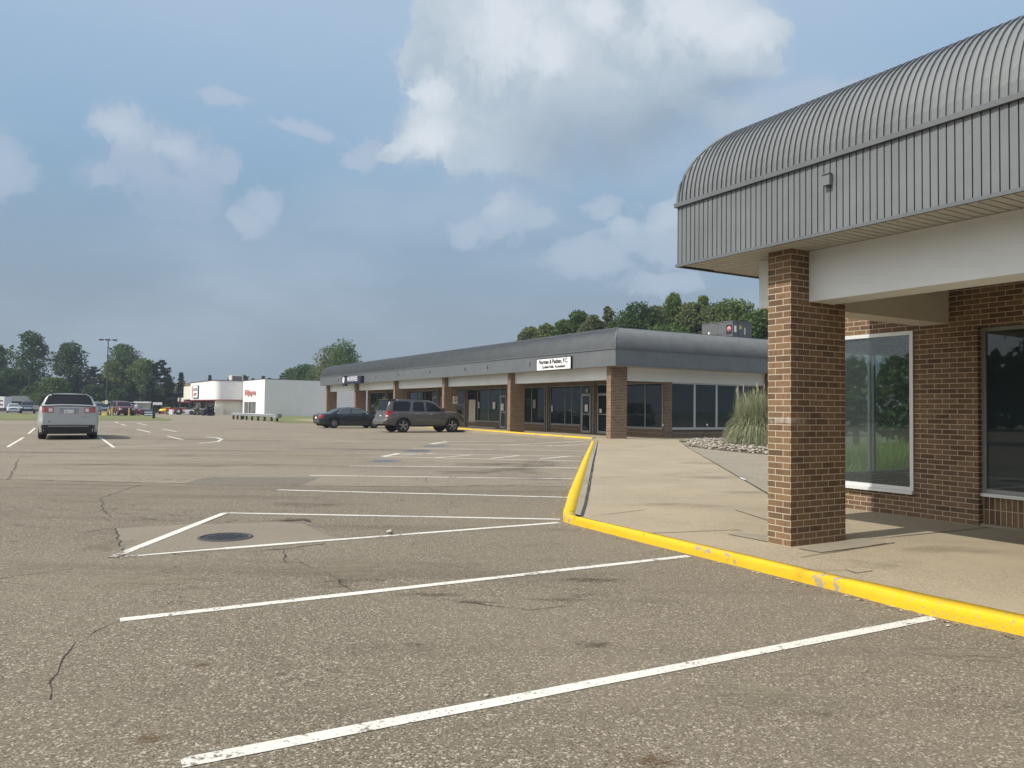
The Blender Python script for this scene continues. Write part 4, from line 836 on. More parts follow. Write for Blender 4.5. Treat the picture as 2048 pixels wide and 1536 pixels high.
for (x, z, w_, h_) in ((.22, 1.5, .17, .38), (1.02, 1.4, .07, .42), (1.05, .55, .14, .18)): b = MB(); b.box(x - w_ / 2, x + w_ / 2, -.012, -.002, z - h_ / 2, z + h_ / 2); b.build('sticker', M['signwhite'], AC)
b = MB(); b.box(.53, .75, -.013, -.002, 1.5, 1.72); b.build('sticker', M['yellow'], AC)
b = MB(); b.box(-.016, -.002, .08, .5, 1.2, 1.75); b.build('emblem_plate', M['black'], AC)
b = MB(); b.lathe([(0, 0), (.17, 0), (.17, .006)], 20, 'y'); o = b.build('emblem', mat('emblem_pink', (.5, .2, .2), .5), AC); o.location = (-.018, .29, 1.5); o.rotation_euler = (0, 0, R(-90))
b = MB(); b.tube([(-.02, 1.3, .35), (-.16, 1.3, .35), (-.16, 1.3, .0)], .05, 8); b.tube([(1.1, -.02, .2), (1.1, -.14, .2)], .06, 8); b.build('pipe', M['black'], AC)
b = MB(); b.box(.2, 1.4, 2.56, 2.75, .8, 1.5); b.build('hood', M['white_paint'], AC)
b = MB(); v_ = [(1.62, .2, .1), (2.35, .2, .1), (1.62, .2, 1.05)]; b.face([(1.63, .1, .1), (2.4, .1, .1), (1.63, .1, 1.1)]); b.face([(1.63, 2.2, .1), (1.63, 2.2, 1.1), (2.4, 2.2, .1)]); b.face([(1.63, .1, 1.1), (2.4, .1, .1), (2.4, 2.2, .1), (1.63, 2.2, 1.1)]); b.build('intake_hood', M['black'], AC)

# ================================================================ planting
def quad_leaf(b, c, s_, rn, mi=0, up_=.3):
    n_ = Vector((rn.gauss(0, 1), rn.gauss(0, 1), rn.gauss(0, 1) + up_)).normalized(); t = n_.orthogonal().normalized(); t = Matrix.Rotation(rn.uniform(0, 6.3), 3, n_) @ t; q = n_.cross(t)
    a, c2 = s_ * rn.uniform(.6, 1.2), s_ * rn.uniform(.35, .7); i = len(b.v)
    b.v += [tuple(c - t * a), tuple(c - q * c2 + n_ * a * .15), tuple(c + t * a), tuple(c + q * c2 + n_ * a * .15)]
    b.f.append((i, i + 1, i + 2, i + 3)); b.uv += [(0, 0)] * 4; b.m.append(mi); b.sm.append(False)
M['l_dark'] = leaf_mat('foliage_dark', (.034, .060, .027), (.064, .102, .040), .35)
M['l_mid'] = leaf_mat('foliage_mid', (.048, .084, .032), (.090, .135, .048), .35)
M['l_lite'] = leaf_mat('foliage_light', (.075, .112, .038), (.130, .175, .058), .35)
M['l_olive'] = leaf_mat('foliage_olive', (.078, .100, .046), (.130, .148, .068), .4)
M['l_con'] = leaf_mat('foliage_conifer', (.016, .036, .026), (.032, .058, .040), .5)
M['l_hedge'] = leaf_mat('foliage_bright', (.20, .29, .05), (.28, .37, .08), 1.5)
def tree(px, top, D, hw, kind='round', m_='l_mid', label='', seed=1, n=2600, ls=None, group='trees beyond the lot', base=.22, name=None, pos=None, hgt=None, rad=None, bark='bark', zb=0, cat='tree'):
    rn = random.Random(seed * 77 + 3)
    P = Vector(AT(px, 800, D)) if pos is None else Vector(pos); P.z = zb
    H = (AT(px, top, D).z if hgt is None else hgt) - zb; Rr = (hw * D / F) if rad is None else rad; s_ = ls or D / 770 * 1.55
    e = empty(name or {'round': 'broadleaf_tree', 'tall': 'broadleaf_tree', 'weep': 'birch_tree', 'pine': 'pine_tree', 'spruce': 'spruce_tree', 'bush': 'bush'}[kind], P); tag(e, label, cat, group)
    c = MB(); t = MB()
    if kind in ('round', 'tall', 'weep', 'bush'):
        lobes = []; nl = {'round': 34, 'tall': 34, 'weep': 22, 'bush': 12}[kind]; b0 = base * H
        for i in range(nl):
            f = (i + rn.random()) / nl; z = b0 + (H - b0) * f
            e_f = math.sqrt(max(.04, 1 - ((f - .42) / .60) ** 2)) if kind != 'bush' else (1 - f * .5)
            lr = Rr * rn.uniform(.26, .46) * (.75 + .35 * e_f); a = rn.uniform(0, 6.28); rr = max(0, Rr * e_f - lr * .8) * rn.uniform(.35, 1.0); zz = min(z, H - lr * .7)
            lobes.append((Vector((math.cos(a) * rr, math.sin(a) * rr, zz)), lr))
        lobes.append((Vector((rn.uniform(-.15, .15) * Rr, 0, H - Rr * .30)), Rr * .34)); lobes.append((Vector((rn.uniform(-.2, .2) * Rr, 0, H - Rr * .75)), Rr * .5))
        for q in range(5): lobes.append((Vector((0, 0, b0 + (H - b0) * (.15 + .15 * q))), Rr * .5))
        tot = sum(l[1] ** 2 for l in lobes)
        for lc, lr in lobes:
            for _ in range(int(n * lr ** 2 / tot)):
                d = Vector((rn.gauss(0, 1), rn.gauss(0, 1), rn.gauss(0, 1))).normalized(); k_ = lr * rn.uniform(.55, 1.08) ** .6 * (1 + .28 * noise.noise(d * 2.6 + lc))
                p = lc + Vector((d.x * k_ * 1.1, d.y * k_ * 1.1, d.z * k_ * (.75 if kind != 'weep' else 1.35)))
                if kind == 'weep' and d.z < 0: p.z -= rn.uniform(0, lr * .5)
                if p.z < .2: p.z = rn.uniform(.1, .4)
                quad_leaf(c, p, s_, rn)
        if kind != 'bush':
            r_ = max(.12, H * .02); t.tube([(0, 0, 0), (.02 * Rr, 0, H * .3), (-.03 * Rr, .03 * Rr, H * .6), (0, 0, H * .85)], [r_ * 1.25, r_, r_ * .6, r_ * .2], 7)
            for lc, lr in lobes[::2]:
                z0 = max(H * .2, lc.z - Rr * .7); t.tube([(0, 0, z0 * .9), tuple(lc * .5 + Vector((0, 0, z0 * .5))), tuple(lc)], [r_ * .45, r_ * .25, r_ * .08], 5)
        else:
            for q in range(5): t.tube([(0, 0, 0), (rn.uniform(-.4, .4) * Rr, rn.uniform(-.4, .4) * Rr, H * .7)], [.04, .015], 5)
    else:
        r_ = max(.1, H * .016); t.tube([(0, 0, 0), (0, 0, H * .97)], [r_ * 1.2, r_ * .15], 7)
        nlv = int(H / (.42 if kind == 'spruce' else .9)) ; tot = 0
        for i in range(nlv):
            f = i / nlv; z = H * (.05 if kind == 'spruce' else .22) + H * (.93 if kind == 'spruce' else .74) * f
            L = Rr * ((1 - f) ** .85 if kind == 'spruce' else (1 - f ** 1.8) ** .8 * rn.uniform(.7, 1.1)) + .12
            for q in range(9 if kind == 'spruce' else 6):
                a = rn.uniform(0, 6.28); l_ = L * rn.uniform(.75, 1.1); dr = -.28 if kind == 'spruce' else .25
                d = Vector((math.cos(a), math.sin(a), dr)); k_ = max(2, int(n / (nlv * (9 if kind == 'spruce' else 6))))
                if kind != 'spruce': t.tube([(0, 0, z), tuple(Vector((0, 0, z)) + d * l_)], [.05, .02], 4)
                for _ in range(k_):
                    u_ = rn.uniform(.1, 1) ** .6; p = Vector((0, 0, z)) + d * l_ * u_ + Vector((rn.gauss(0, .07), rn.gauss(0, .07), rn.gauss(0, .03) + (u_ ** 2 * .1 * l_))) * (l_ * .9 + .3)
                    if kind == 'pine' and u_ > .6: p.z += rn.uniform(0, .35) * l_ * .5
                    quad_leaf(c, p, s_ * .85, rn, up_=1.2)
    t.build('trunk', M[bark], e); c.build('crown', M[m_], e); return e
gl = 'trees along the left skyline'
TL = [(-14, 688, 172, 34, 'round', 'l_mid', 'broadleaf tree cut by the left edge of the picture'), (63, 664, 165, 41, 'tall', 'l_dark', 'tallest rounded broadleaf tree at the far left skyline'),
      (138, 684, 176, 36, 'tall', 'l_dark', 'tall broadleaf tree second from the left, right of the tallest one'), (188, 728, 180, 24, 'pine', 'l_olive', 'thin feathery pine left of the lamp post'),
      (248, 688, 178, 36, 'round', 'l_mid', 'broadleaf tree right behind the top of the lamp post'), (225, 722, 170, 26, 'round', 'l_lite', 'lighter broadleaf tree below the lamp post head'),
      (282, 718, 172, 34, 'round', 'l_lite', 'pale green broadleaf tree right of the lamp post'), (319, 713, 160, 30, 'pine', 'l_con', 'dark pine with upswept tips right of the lamp post'),
      (336, 746, 150, 24, 'spruce', 'l_con', 'broad dark spruce left of the white store'), (361, 741, 155, 17, 'spruce', 'l_con', 'narrow spire spruce next to the white store'),
      (300, 756, 148, 22, 'spruce', 'l_con', 'spruce behind the small shed'), (262, 758, 150, 22, 'spruce', 'l_con', 'spruce behind the maroon pickup'), (150, 744, 150, 26, 'spruce', 'l_con', 'spruce behind the silver suv roof, right of it'),
      (212, 752, 152, 22, 'spruce', 'l_con', 'spruce directly behind the lamp post foot'), (105, 756, 146, 34, 'round', 'l_mid', 'low spreading tree behind the silver suv'), (22, 738, 158, 34, 'round', 'l_dark', 'dark low tree behind the two far parked cars'),
      (-25, 745, 150, 30, 'round', 'l_dark', 'dark tree behind the camper trailer'), (60, 772, 150, 26, 'bush', 'l_mid', 'bushy undergrowth behind the black parked suv'), (85, 790, 135, 14, 'bush', 'l_olive', 'pale bush beside the black parked suv'),
      (188, 770, 150, 26, 'round', 'l_dark', 'dark low tree between silver suv and lamp post'), (235, 780, 145, 30, 'bush', 'l_dark', 'dense shrubs behind the maroon pickup'), (375, 770, 165, 18, 'spruce', 'l_con', 'spruce hidden partly by the white store corner'), (320, 778, 150, 30, 'bush', 'l_dark', 'dark shrubs behind the white banner')]
for i, (px, tp, D_, hw, kd, m_, lab) in enumerate(TL): tree(px, tp, D_, hw * (1.15 if kd in ('round', 'tall') else 1), kd, m_, lab, seed=i + 1, n=5500, group=gl, base=.10, ls=D_ / 770 * 1.45)
gw = 'treetops behind the white store'
for i, (px, tp, D_, hw, kd, m_, lab) in enumerate([(419, 747, 190, 9, 'spruce', 'l_con', 'lone treetop over the roof of the white store'), (457, 754, 200, 7, 'spruce', 'l_con', 'small treetop left of the store roof unit'), (487, 751, 210, 12, 'round', 'l_dark', 'rounded treetop right of the store roof unit'),
      (505, 754, 210, 9, 'spruce', 'l_con', 'spiky treetop left of the centre of the store roof'), (526, 749, 215, 10, 'spruce', 'l_con', 'highest spiky treetop over the store corner'), (538, 753, 215, 9, 'spruce', 'l_con', 'spiky treetop just right of the store corner'), (565, 740, 190, 10, 'pine', 'l_con', 'small pine where the dark trees begin right of the store'),
      (586, 738, 170, 18, 'round', 'l_mid', 'rounded tree left end of the mass behind the white wall'), (612, 729, 165, 26, 'round', 'l_dark', 'broad dark tree behind the long white wall'), (640, 735, 160, 24, 'round', 'l_mid', 'tree behind the canopy end of the far row')]):
    tree(px, tp, D_, hw * (1.9 if px > 570 else 1.3), kd, m_, lab, seed=i + 50, n=5000 if px > 570 else 2200, group=gw, base=.2)
tree(657, 701, 150, 46, 'weep', 'l_olive', 'loose birch, left of a pair over the canopy end', seed=90, n=4200, group='pair of loose birches', ls=.27, bark='barkw')
tree(692, 691, 146, 46, 'weep', 'l_mid', 'taller loose birch, right of a pair over the canopy end', seed=91, n=4600, group='pair of loose birches', ls=.27, bark='barkw')
gb = 'trees behind the far brick row'
for i, (px, tp, D_, hw, kd, m_, lab) in enumerate([(1058, 655, 92, 26, 'round', 'l_olive', 'leftmost olive tree rising over the far row roof'), (1096, 648, 90, 24, 'round', 'l_olive', 'second olive tree from the left over the far row'), (1125, 640, 88, 22, 'round', 'l_mid', 'green tree between the olive trees and the rounded one'), (1156, 622, 88, 24, 'round', 'l_mid', 'tall rounded tree over the accountants sign'),
      (1186, 630, 86, 22, 'round', 'l_olive', 'olive tree left of the thin spire'), (1213, 613, 86, 14, 'tall', 'l_olive', 'thin spire tree over the canopy corner'), (1240, 640, 84, 30, 'round', 'l_dark', 'dark tree directly over the canopy corner'), (1276, 606, 84, 40, 'round', 'l_dark', 'big dark rounded tree right of the canopy corner'),
      (1312, 612, 86, 26, 'round', 'l_olive', 'olive tree left of the feathery one'), (1347, 593, 84, 26, 'weep', 'l_lite', 'feathery light tree with ragged top'), (1378, 606, 82, 24, 'round', 'l_olive', 'olive tree between the feathery one and the slim one'), (1405, 592, 82, 18, 'tall', 'l_lite', 'slim ragged tree left of the rooftop unit'),
      (1432, 612, 80, 28, 'round', 'l_olive', 'olive tree just behind the rooftop unit'), (1466, 598, 78, 38, 'round', 'l_lite', 'bright green spreading tree right behind the rooftop unit'), (1530, 617, 66, 34, 'round', 'l_mid', 'silvery green tree beside the near brick column'), (1345, 650, 78, 50, 'round', 'l_mid', 'low green tree filling behind the roofline'), (1150, 668, 80, 50, 'round', 'l_mid', 'low green tree behind the sign side of the roof'), (1600, 630, 64, 40, 'round', 'l_mid', 'tree hidden mostly by the near column'), (1078, 668, 98, 40, 'round', 'l_mid', 'low tree filling between the two leftmost olive trees'), (1170, 648, 100, 44, 'round', 'l_olive', 'broad olive tree filling behind the thin spire'), (1250, 626, 99, 42, 'round', 'l_mid', 'green tree filling left behind the big dark one'), (1318, 620, 98, 40, 'round', 'l_mid', 'green tree filling left behind the feathery one'), (1392, 612, 97, 44, 'round', 'l_mid', 'green tree filling behind the slim ragged one'), (1440, 606, 96, 40, 'round', 'l_dark', 'dark tree filling behind the bright spreading one'), (1110, 655, 96, 30, 'round', 'l_lite', 'pale tree filling over the middle of the sign side')]):
    tree(px, tp, D_, hw * (1.75 if kd == 'round' else 1.3), kd, m_, lab, seed=i + 100, n=11000 if hw > 20 else 4500, group=gb, base=.2, ls=.18)
# shrub at the shop front, plant inside, ornamental grass, hedge seen through the pane
c_ = L2(1.9, 36.0); tree(0, 0, 50, 0, 'bush', 'l_lite', 'leafy green shrub by the storefront behind the grey suv', seed=200, n=2600, ls=.07, pos=(c_.x, c_.y, S), hgt=2.35, rad=1.35, zb=S, group='shrubs', cat='shrub')
c_ = L2(5.2, .72); tree(0, 0, 50, 0, 'bush', 'l_lite', 'indoor pot plant behind the second side window', seed=201, n=400, ls=.06, pos=(c_.x, c_.y, S), hgt=1.9, rad=.35, zb=S, group='shrubs', name='indoor_plant', cat='plant')
def grass_clump(P, h, r_, n, m_, label, seed, plumes=0, name='ornamental_grass', w_=.012, cat='grass clump', group=None):
    rn = random.Random(seed); e = empty(name, P); tag(e, label, cat, group); b = MB(); pl = MB()
    for i in range(n + plumes):
        a = rn.uniform(0, 6.28); r0_ = r_ * .55 * math.sqrt(rn.random()); lean = rn.uniform(.05, 1) ** .8; hh = h * rn.uniform(.65, 1.0) * (1.12 if i >= n else 1); L = r_ * lean * (.35 if i >= n else .62)
        x0, y0 = math.cos(a) * r0_, math.sin(a) * r0_; a2 = a + rn.gauss(0, .5); dx, dy = math.cos(a2), math.sin(a2); tx, ty = -dy * w_ / 2, dx * w_ / 2
        pts = []
        for k_ in range(6):
            t_ = k_ / 5; rr = L * (t_ ** 1.6); zz = hh * (1 - .2 * lean) * (t_ - ((.5 + .6 * lean) * lean * t_ ** 3 if i < n else .08 * t_ ** 3)); pts.append(Vector((x0 + dx * rr, y0 + dy * rr, max(0.02, zz))))
        tgt = b
        for k_ in range(5):
            f0, f1 = 1 - k_ / 5.5, 1 - (k_ + 1) / 5.5; p, q = pts[k_], pts[k_ + 1]; T = Vector((tx, ty, 0)); j = len(b.v)
            b.v += [tuple(p - T * f0), tuple(p + T * f0), tuple(q + T * f1), tuple(q - T * f1)]; b.f.append((j, j + 1, j + 2, j + 3)); b.uv += [(0, 0)] * 4; b.m.append(0); b.sm.append(False)
        if i >= n:
            q = pts[-1]; d = (pts[-1] - pts[-2]).normalized(); pl.tube([tuple(q), tuple(q + d * .1), tuple(q + d * .24)], [.008, .022, .003], 5)
    b.build('leaves', M[m_], e)
    if plumes: pl.build('plume', M['plume'], e)
M['plume'] = mat('seed_plume', (.38, .30, .20), .9); M['l_gr'] = leaf_mat('grass_blades', (.17, .20, .11), (.25, .27, .16), 2.0, (.40, .38, .25))
gp = G(1516, 894, S); grass_clump((gp.x, gp.y, S), 2.75, 1.45, 7500, 'l_gr', 'tall ornamental grass clump in the rock bed left of the near column', 5, 26, w_=.05)
# rounded river rocks
rk = MB(); rn = random.Random(3); cnt = 0
bed = [(1375, 884), (1372, 892), (1420, 899), (1480, 905), (1560, 912), (1640, 912), (1640, 880), (1500, 880), (1440, 881), (1400, 882)]
def inside(x, y, P):
    c = False
    for i in range(len(P)):
        (x1, y1), (x2, y2) = P[i - 1], P[i]
        if (y1 > y) != (y2 > y) and x < (x2 - x1) * (y - y1) / (y2 - y1) + x1: c = not c
    return c
bw = [tuple(G(x, y, S).xy) for x, y in bed]; x0b, x1b = min(p[0] for p in bw), max(p[0] for p in bw); y0b, y1b = min(p[1] for p in bw), max(p[1] for p in bw)
while cnt < 2600:
    x, y = rn.uniform(x0b, x1b), rn.uniform(y0b, y1b)
    if not inside(x, y, bw): continue
    cnt += 1; r_ = rn.uniform(.03, .075); i0 = len(rk.v); rk.ball((x, y, S + rn.uniform(.02, .14)), (r_ * rn.uniform(.8, 1.5), r_, r_ * rn.uniform(.5, .8)), 6, k=4)
    q = Matrix.Rotation(rn.uniform(0, 3), 3, 'Z'); c0 = Vector((x, y, 0))
    rk.v[i0:] = [tuple(q @ (Vector(v) - c0) + c0) for v in rk.v[i0:]]
M['rock'] = mat('river_rock', (.38, .34, .28), .85, c2=(.17, .145, .115), vscale=2.5); tag(rk.build('river_rocks', M['rock']), 'bed of pale river rocks at the foot of the ornamental grass', 'rocks', kind='stuff')
poly('planting_bed', [Vector((*p, 0)) for p in bw], mat('soil', (.09, .065, .045), 1), S + .012)
grass_clump((*G(1366, 885, S).xy, S), .22, .3, 220, 'l_gr', 'small weed tuft where the rock bed meets the sidewalk', 6, 0, name='weed_tuft', cat='weeds')
for i, (a_, b_, lab) in enumerate([(7.6, 3.9, 'bright daylily clump through the clear pane, nearest and leftmost'), (8.6, 4.1, 'bright daylily clump through the clear pane, right next to the nearest one'), (9.6, 4.3, 'bright daylily clump through the clear pane, middle of the front row'), (10.6, 4.6, 'bright daylily clump through the clear pane, right end of the front row'), (9.2, 5.6, 'bright daylily clump through the clear pane, left end of the back row'), (10.4, 5.9, 'bright daylily clump through the clear pane, middle of the back row'), (11.6, 6.1, 'bright daylily clump through the clear pane, right end of the back row')]):
    p = L1(a_, b_); grass_clump((p.x, p.y, S), 1.05, .85, 900, 'l_hedge', lab, 20 + i, 0, name='daylily_clump', w_=.03, cat='plant', group='bright clumps seen through the window')
for i, (px, D_, h_, r_, m_, lab) in enumerate([(1806, 26, 3.6, 1.15, 'l_mid', 'green tree seen through the clear pane right of its divider'), (1712, 34, 3.9, .7, 'l_dark', 'dark tree seen through the clear pane left of its divider'), (1850, 34, 6, 2, 'l_mid', 'tree beyond the clear pane hidden by the brick wall')]):
    p = AT(px, 800, D_); tree(0, 0, 30, 0, 'round', m_, lab, seed=300 + i, n=3000, ls=.16, pos=(p.x, p.y, 0), hgt=h_, rad=r_, group='trees beyond the shop window')
# trees left of the camera, seen mirrored in the near panes
for i, (az_, d_, h_, r_, lab) in enumerate([(-84, 34, 8.5, 4, 'dark tree left of the picture mirrored at the right of the near pane'), (-97, 48, 11, 5.5, 'taller tree left of the picture mirrored in the near pane'), (-108, 40, 8, 4.5, 'tree behind left of the viewer, only mirrored in shop glass')]):
    tree(0, 0, 60, 0, 'round', 'l_dark', lab, seed=320 + i, n=1500, ls=.32, pos=(math.sin(R(az_)) * d_, math.cos(R(az_)) * d_, 0), hgt=h_, rad=r_, group='trees left of the lot')

# the wood on the far sides of the lot behind and beside the viewer (only mirrored in the shop glass)
b = MB(); rn = random.Random(9)
for _ in range(26000):
    a = R(rn.uniform(-215, -62)); d_ = 84 + 10 * math.sin(a * 9) + rn.uniform(-5, 5); h_ = 8 + 3.5 * noise.noise(Vector((a * 7, 0, 0))) + 2.5 * noise.noise(Vector((a * 25, 3, 0)))
    quad_leaf(b, Vector((math.sin(a) * d_, math.cos(a) * d_, h_ * rn.random() ** .8 + .2)), .75, rn)
tag(b.build('wood', M['l_dark']), 'band of woodland behind and left of the viewer', kind='stuff')
# ================================================================ vehicles
def paint(name, c, metal=.4, rough=.32): return mat(name, c, rough, metal, .5, coat=.6)
M['autoglass'] = glass_mat('vehicle_glass', tint=(.014, .016, .02), refl=.32); M['autoglass_l'] = glass_mat('vehicle_glass_light', tint=(.09, .11, .115), refl=.45)
M['plast'] = mat('dark_plastic', (.02, .022, .028), .6); M['lamp_r'] = mat('red_lens', (.35, .02, .02), .25, coat=.5); M['lamp_p'] = mat('pink_lens', (.38, .10, .10), .25, coat=.5); M['lamp_w'] = mat('clear_lens', (.65, .66, .68), .2, coat=.5)
M['rim'] = mat('alloy_rim', (.42, .42, .43), .3, .8); M['under'] = mat('underbody', (.008, .008, .009), .9)
def interp(P, x):
    if x <= P[0][0]: return P[0][1]
    for (a, b_), (c, d) in zip(P, P[1:]):
        if x <= c: return b_ + (d - b_) * (x - a) / (c - a)
    return P[-1][1]
class Car:
    """local frame: x from the rear bumper forward, y to the left, z up"""
    def __init__(s, name, label, P, pos, heading, body, k=1.0, cat='car', group=None, wheel_style=5):
        s.P = P; s.e = empty(name, pos, heading, sc_=k); tag(s.e, label, cat, group); s.body = body
        s.L, s.W = P['L'], P['W'] / 2; s.build_body(); s.build_house(); s.wheels(wheel_style)
    def plan(s, x):
        d = min(x, s.L - x); t = s.P.get('round', .5)
        return 1 - s.P.get('tap', .16) * max(0, 1 - d / t) ** 2.2 - (.08 * max(0, 1 - d / .12) ** 2)
    def vert(s, z):
        zb, zs = s.P['zb'], s.P['belt']; f = (z - zb) / (zs - zb)
        return 1 - .05 * max(0, 1 - f * 3) ** 1.5 - .045 * max(0, f - .55) ** 1.3 * 2
    def hw(s, x, z): return s.W * s.plan(x) * s.vert(min(z, s.P['belt']))
    def shear(s, x, z):
        r_, f_ = s.P.get('rear', [(0, 0), (2, 0)]), s.P.get('front', [(0, 0), (2, 0)])
        return x + interp(r_, z) * max(0, 1 - x / .7) - interp(f_, z) * max(0, 1 - (s.L - x) / .7)
    def build_body(s):
        P = s.P; ra = P['ra']; zw = P['rw']; xs = {0, .02, .05, .1, .18, .3}; xs |= {s.L - q for q in list(xs)}
        x = .4
        while x < s.L - .35: xs.add(round(x, 3)); x += .16
        for xa in P['ax']:
            for q in range(0, 17): xs.add(round(xa + ra * math.cos(math.pi * q / 16), 4))
        xs = sorted(q for q in xs if 0 <= q <= s.L); b = MB(); rows = []
        for x in xs:
            zt = interp(P['top'], x); zb = interp(P.get('bot', [(0, P['zb']), (9, P['zb'])]), x)
            for xa in P['ax']:
                if abs(x - xa) < ra: zb = max(zb, zw + math.sqrt(ra * ra - (x - xa) ** 2))
            row = []
            def pt(y, z): row.append((s.shear(x, z), y, z))
            h = []
            for f in (0, .08, .2, .35, .5, .65, .8, .92):
                z = zb + (zt - zb) * f; h.append((s.hw(x, z) + (.012 if .3 < f < .6 else 0), z))
            wt = s.hw(x, zt); h += [(wt * .965, zt), (wt * .85, zt + .025), (wt * .4, zt + .045), (0, zt + .05)]
            h = [(0, zb), (h[0][0] * .9, zb)] + h
            row = [(s.shear(x, z), y, z) for y, z in h] + [(s.shear(x, z), -y, z) for y, z in h[::-1][1:-1]]
            rows.append(row)
        b.grid(rows, 0, True, True); b.face(rows[0][::-1]); b.face(rows[-1])
        o = b.build('body', s.body, s.e)
        # flat-shade sharp parts via edge split by angle
        for p in o.data.polygons: p.use_smooth = True
        m_ = o.modifiers.new('es', 'EDGE_SPLIT'); m_.split_angle = R(38)
        c = MB(); c.box(.25, s.L - .25, -s.W * .78, s.W * .78, P['zb'] - .04, min(q[1] for q in P['top']) - .18); c.build('underbody', M['under'], s.e)
    def roofz(s, x): return interp(s.P['roof'], x)
    def hhw(s, x, z):
        b0 = s.hw(min(max(x, .1), s.L - .1), s.P['belt']) * .955
        return b0 - s.P.get('tumble', .30) * max(0, z - s.P['belt'])
    def build_house(s):
        P = s.P; R0 = P['roof']; xs = sorted(set([q[0] for q in R0] + [R0[0][0] + (R0[-1][0] - R0[0][0]) * i / 30 for i in range(31)])); b = MB(); rows = []
        for x in xs:
            z1 = s.roofz(x); z0 = min(P['belt'] - .03, z1 - .005); row = []
            h = []
            for f in (0, .3, .6, .86): z = z0 + (z1 - z0) * f; h.append((s.hhw(x, z), z))
            w1 = s.hhw(x, z1); h += [(w1 * .955, z1 - .012 * 1), (w1 * .86, z1 + .005), (w1 * .45, z1 + .025), (0, z1 + .032)]
            rows.append([(x, y, z) for y, z in h] + [(x, -y, z) for y, z in h[::-1][1:]])
        b.grid(rows); o = b.build('cabin', s.body, s.e); m_ = o.modifiers.new('es', 'EDGE_SPLIT'); m_.split_angle = R(35)
        gm = M[P.get('glass', 'autoglass')]
        for poly_ in P['side']:
            for sg in (1, -1):
                b = MB(); pts = [(x, sg * (s.hhw(x, z) + .006), z) for x, z in poly_]; b.face(pts if sg < 0 else pts[::-1]); b.build('side_window', gm, s.e)
        for nm, (xa, xb, m0, m1) in (('windshield', P['ws']), ('rear_window', P['rwin'])):
            b = MB(); rows = []
            for i in range(7):
                t = m0 + (m1 - m0) * i / 6; x = xa + (xb - xa) * t; z = s.roofz(x); w_ = s.hhw(x, z) * P.get('gw', .88); nx = (-1 if nm == 'rear_window' else 1) * .012
                rows.append([(x + nx, w_ * q, z + .012 + .026 * (1 - q * q)) for q in (-1, -.6, -.2, .2, .6, 1)])
            b.grid(rows); b.build(nm, gm, s.e)
    def wheels(s, st):
        P = s.P; rw, ww = P['rw'], P.get('ww', .24)
        for xa in P['ax']:
            for sg in (1, -1):
                w_ = empty('wheel', (xa, sg * (s.W * .985 - ww / 2), rw), 0 if sg < 0 else math.pi, parent=s.e)
                b = MB(); h = ww / 2; b.lathe([(rw * .66, -h), (rw * .80, -h - .008), (rw * .93, -h), (rw * .995, -h * .75), (rw, 0), (rw * .995, h * .75), (rw * .93, h), (rw * .66, h)], 28); b.build('tyre', M['tyre'], w_)
                b = MB(); rr = rw * .66; b.lathe([(rr, -h), (rr, -h + .01), (rr * .93, -h + .02), (rr * .93, h)], 28); b.lathe([(0, -h + .035), (rr * .2, -h + .03), (rr * .22, -h + .06)], 16)
                for q in range(st):
                    a = q * 2 * math.pi / st + .3; ca, sa = math.cos(a), math.sin(a); t0, t1 = (rr * .10, rr * .14) if st < 8 else (rr * .06, rr * .06)
                    def pp(r_, t, y): return (ca * r_ - sa * t, y, sa * r_ + ca * t)
                    A = [pp(rr * .12, -t0, -h + .035), pp(rr * .97, -t1 * 1.2, -h + .012), pp(rr * .97, t1 * 1.2, -h + .012), pp(rr * .12, t0, -h + .035)]
                    B_ = [(x, y + .05, z) for x, y, z in A]; b.face(A); b.face([A[1], A[0], B_[0], B_[1]]); b.face([A[3], A[2], B_[2], B_[3]])
                b.build('rim', M['rim'], w_)
                b = MB(); b.lathe([(0, h * .2), (rr * .93, h * .2)], 20); b.build('brake', M['under'], w_)
    def xrear(s, y, z):
        lo = 0.0
        for i in range(240):
            x = i * .0025
            if s.hw(x, z) >= abs(y): return s.shear(x, z)
        return s.shear(.5, z)
    def xfront(s, y, z):
        for i in range(60):
            x = s.L - i * .01
            if s.hw(x, z) >= abs(y): return s.shear(x, z)
        return s.L - .5
    def rear_patch(s, name, y0, y1, z0, z1, m_, off=.012, front=False, z0b=None, z1b=None, cabin=False):
        b = MB(); rows = []
        for i in range(4):
            f = i / 3; row = []
            for j in range(19):
                y = y0 + (y1 - y0) * j / 18; za = z0 + ((z0b or z0) - z0) * j / 18; zb = z1 + ((z1b or z1) - z1) * j / 18; z = za + (zb - za) * f
                x = s.xfront(y, z) + off if front else s.xrear(y, z) - off; row.append((x, y, z))
            rows.append(row)
        b.grid(rows, smooth=False)
        # thin rim so that the patch reads as a solid piece
        e_ = rows[0] + [r_[-1] for r_ in rows[1:]] + rows[-1][::-1][1:] + [r_[0] for r_ in rows[::-1][1:-1]]; d = -off - .01 if front else off + .01
        for i in range(len(e_)):
            p, q = e_[i], e_[(i + 1) % len(e_)]; b.face([p, q, (q[0] + d, q[1], q[2]), (p[0] + d, p[1], p[2])])
        return b.build(name, m_, s.e)
    def side_patch(s, name, pts, m_, sg=None, off=.008):
        for g in ((1, -1) if sg is None else (sg,)):
            b = MB(); P = [(x, g * (s.hw(x, z) + off), z) for x, z in pts]; b.face(P if g < 0 else P[::-1]); o = b.build(name, m_, s.e)
    def box(s, name, m_, *q):
        b = MB()
        for a in q: b.box(*a)
        return b.build(name, m_, s.e)
hV = math.atan2(V.y, V.x); hU = math.atan2(U.y, U.x)
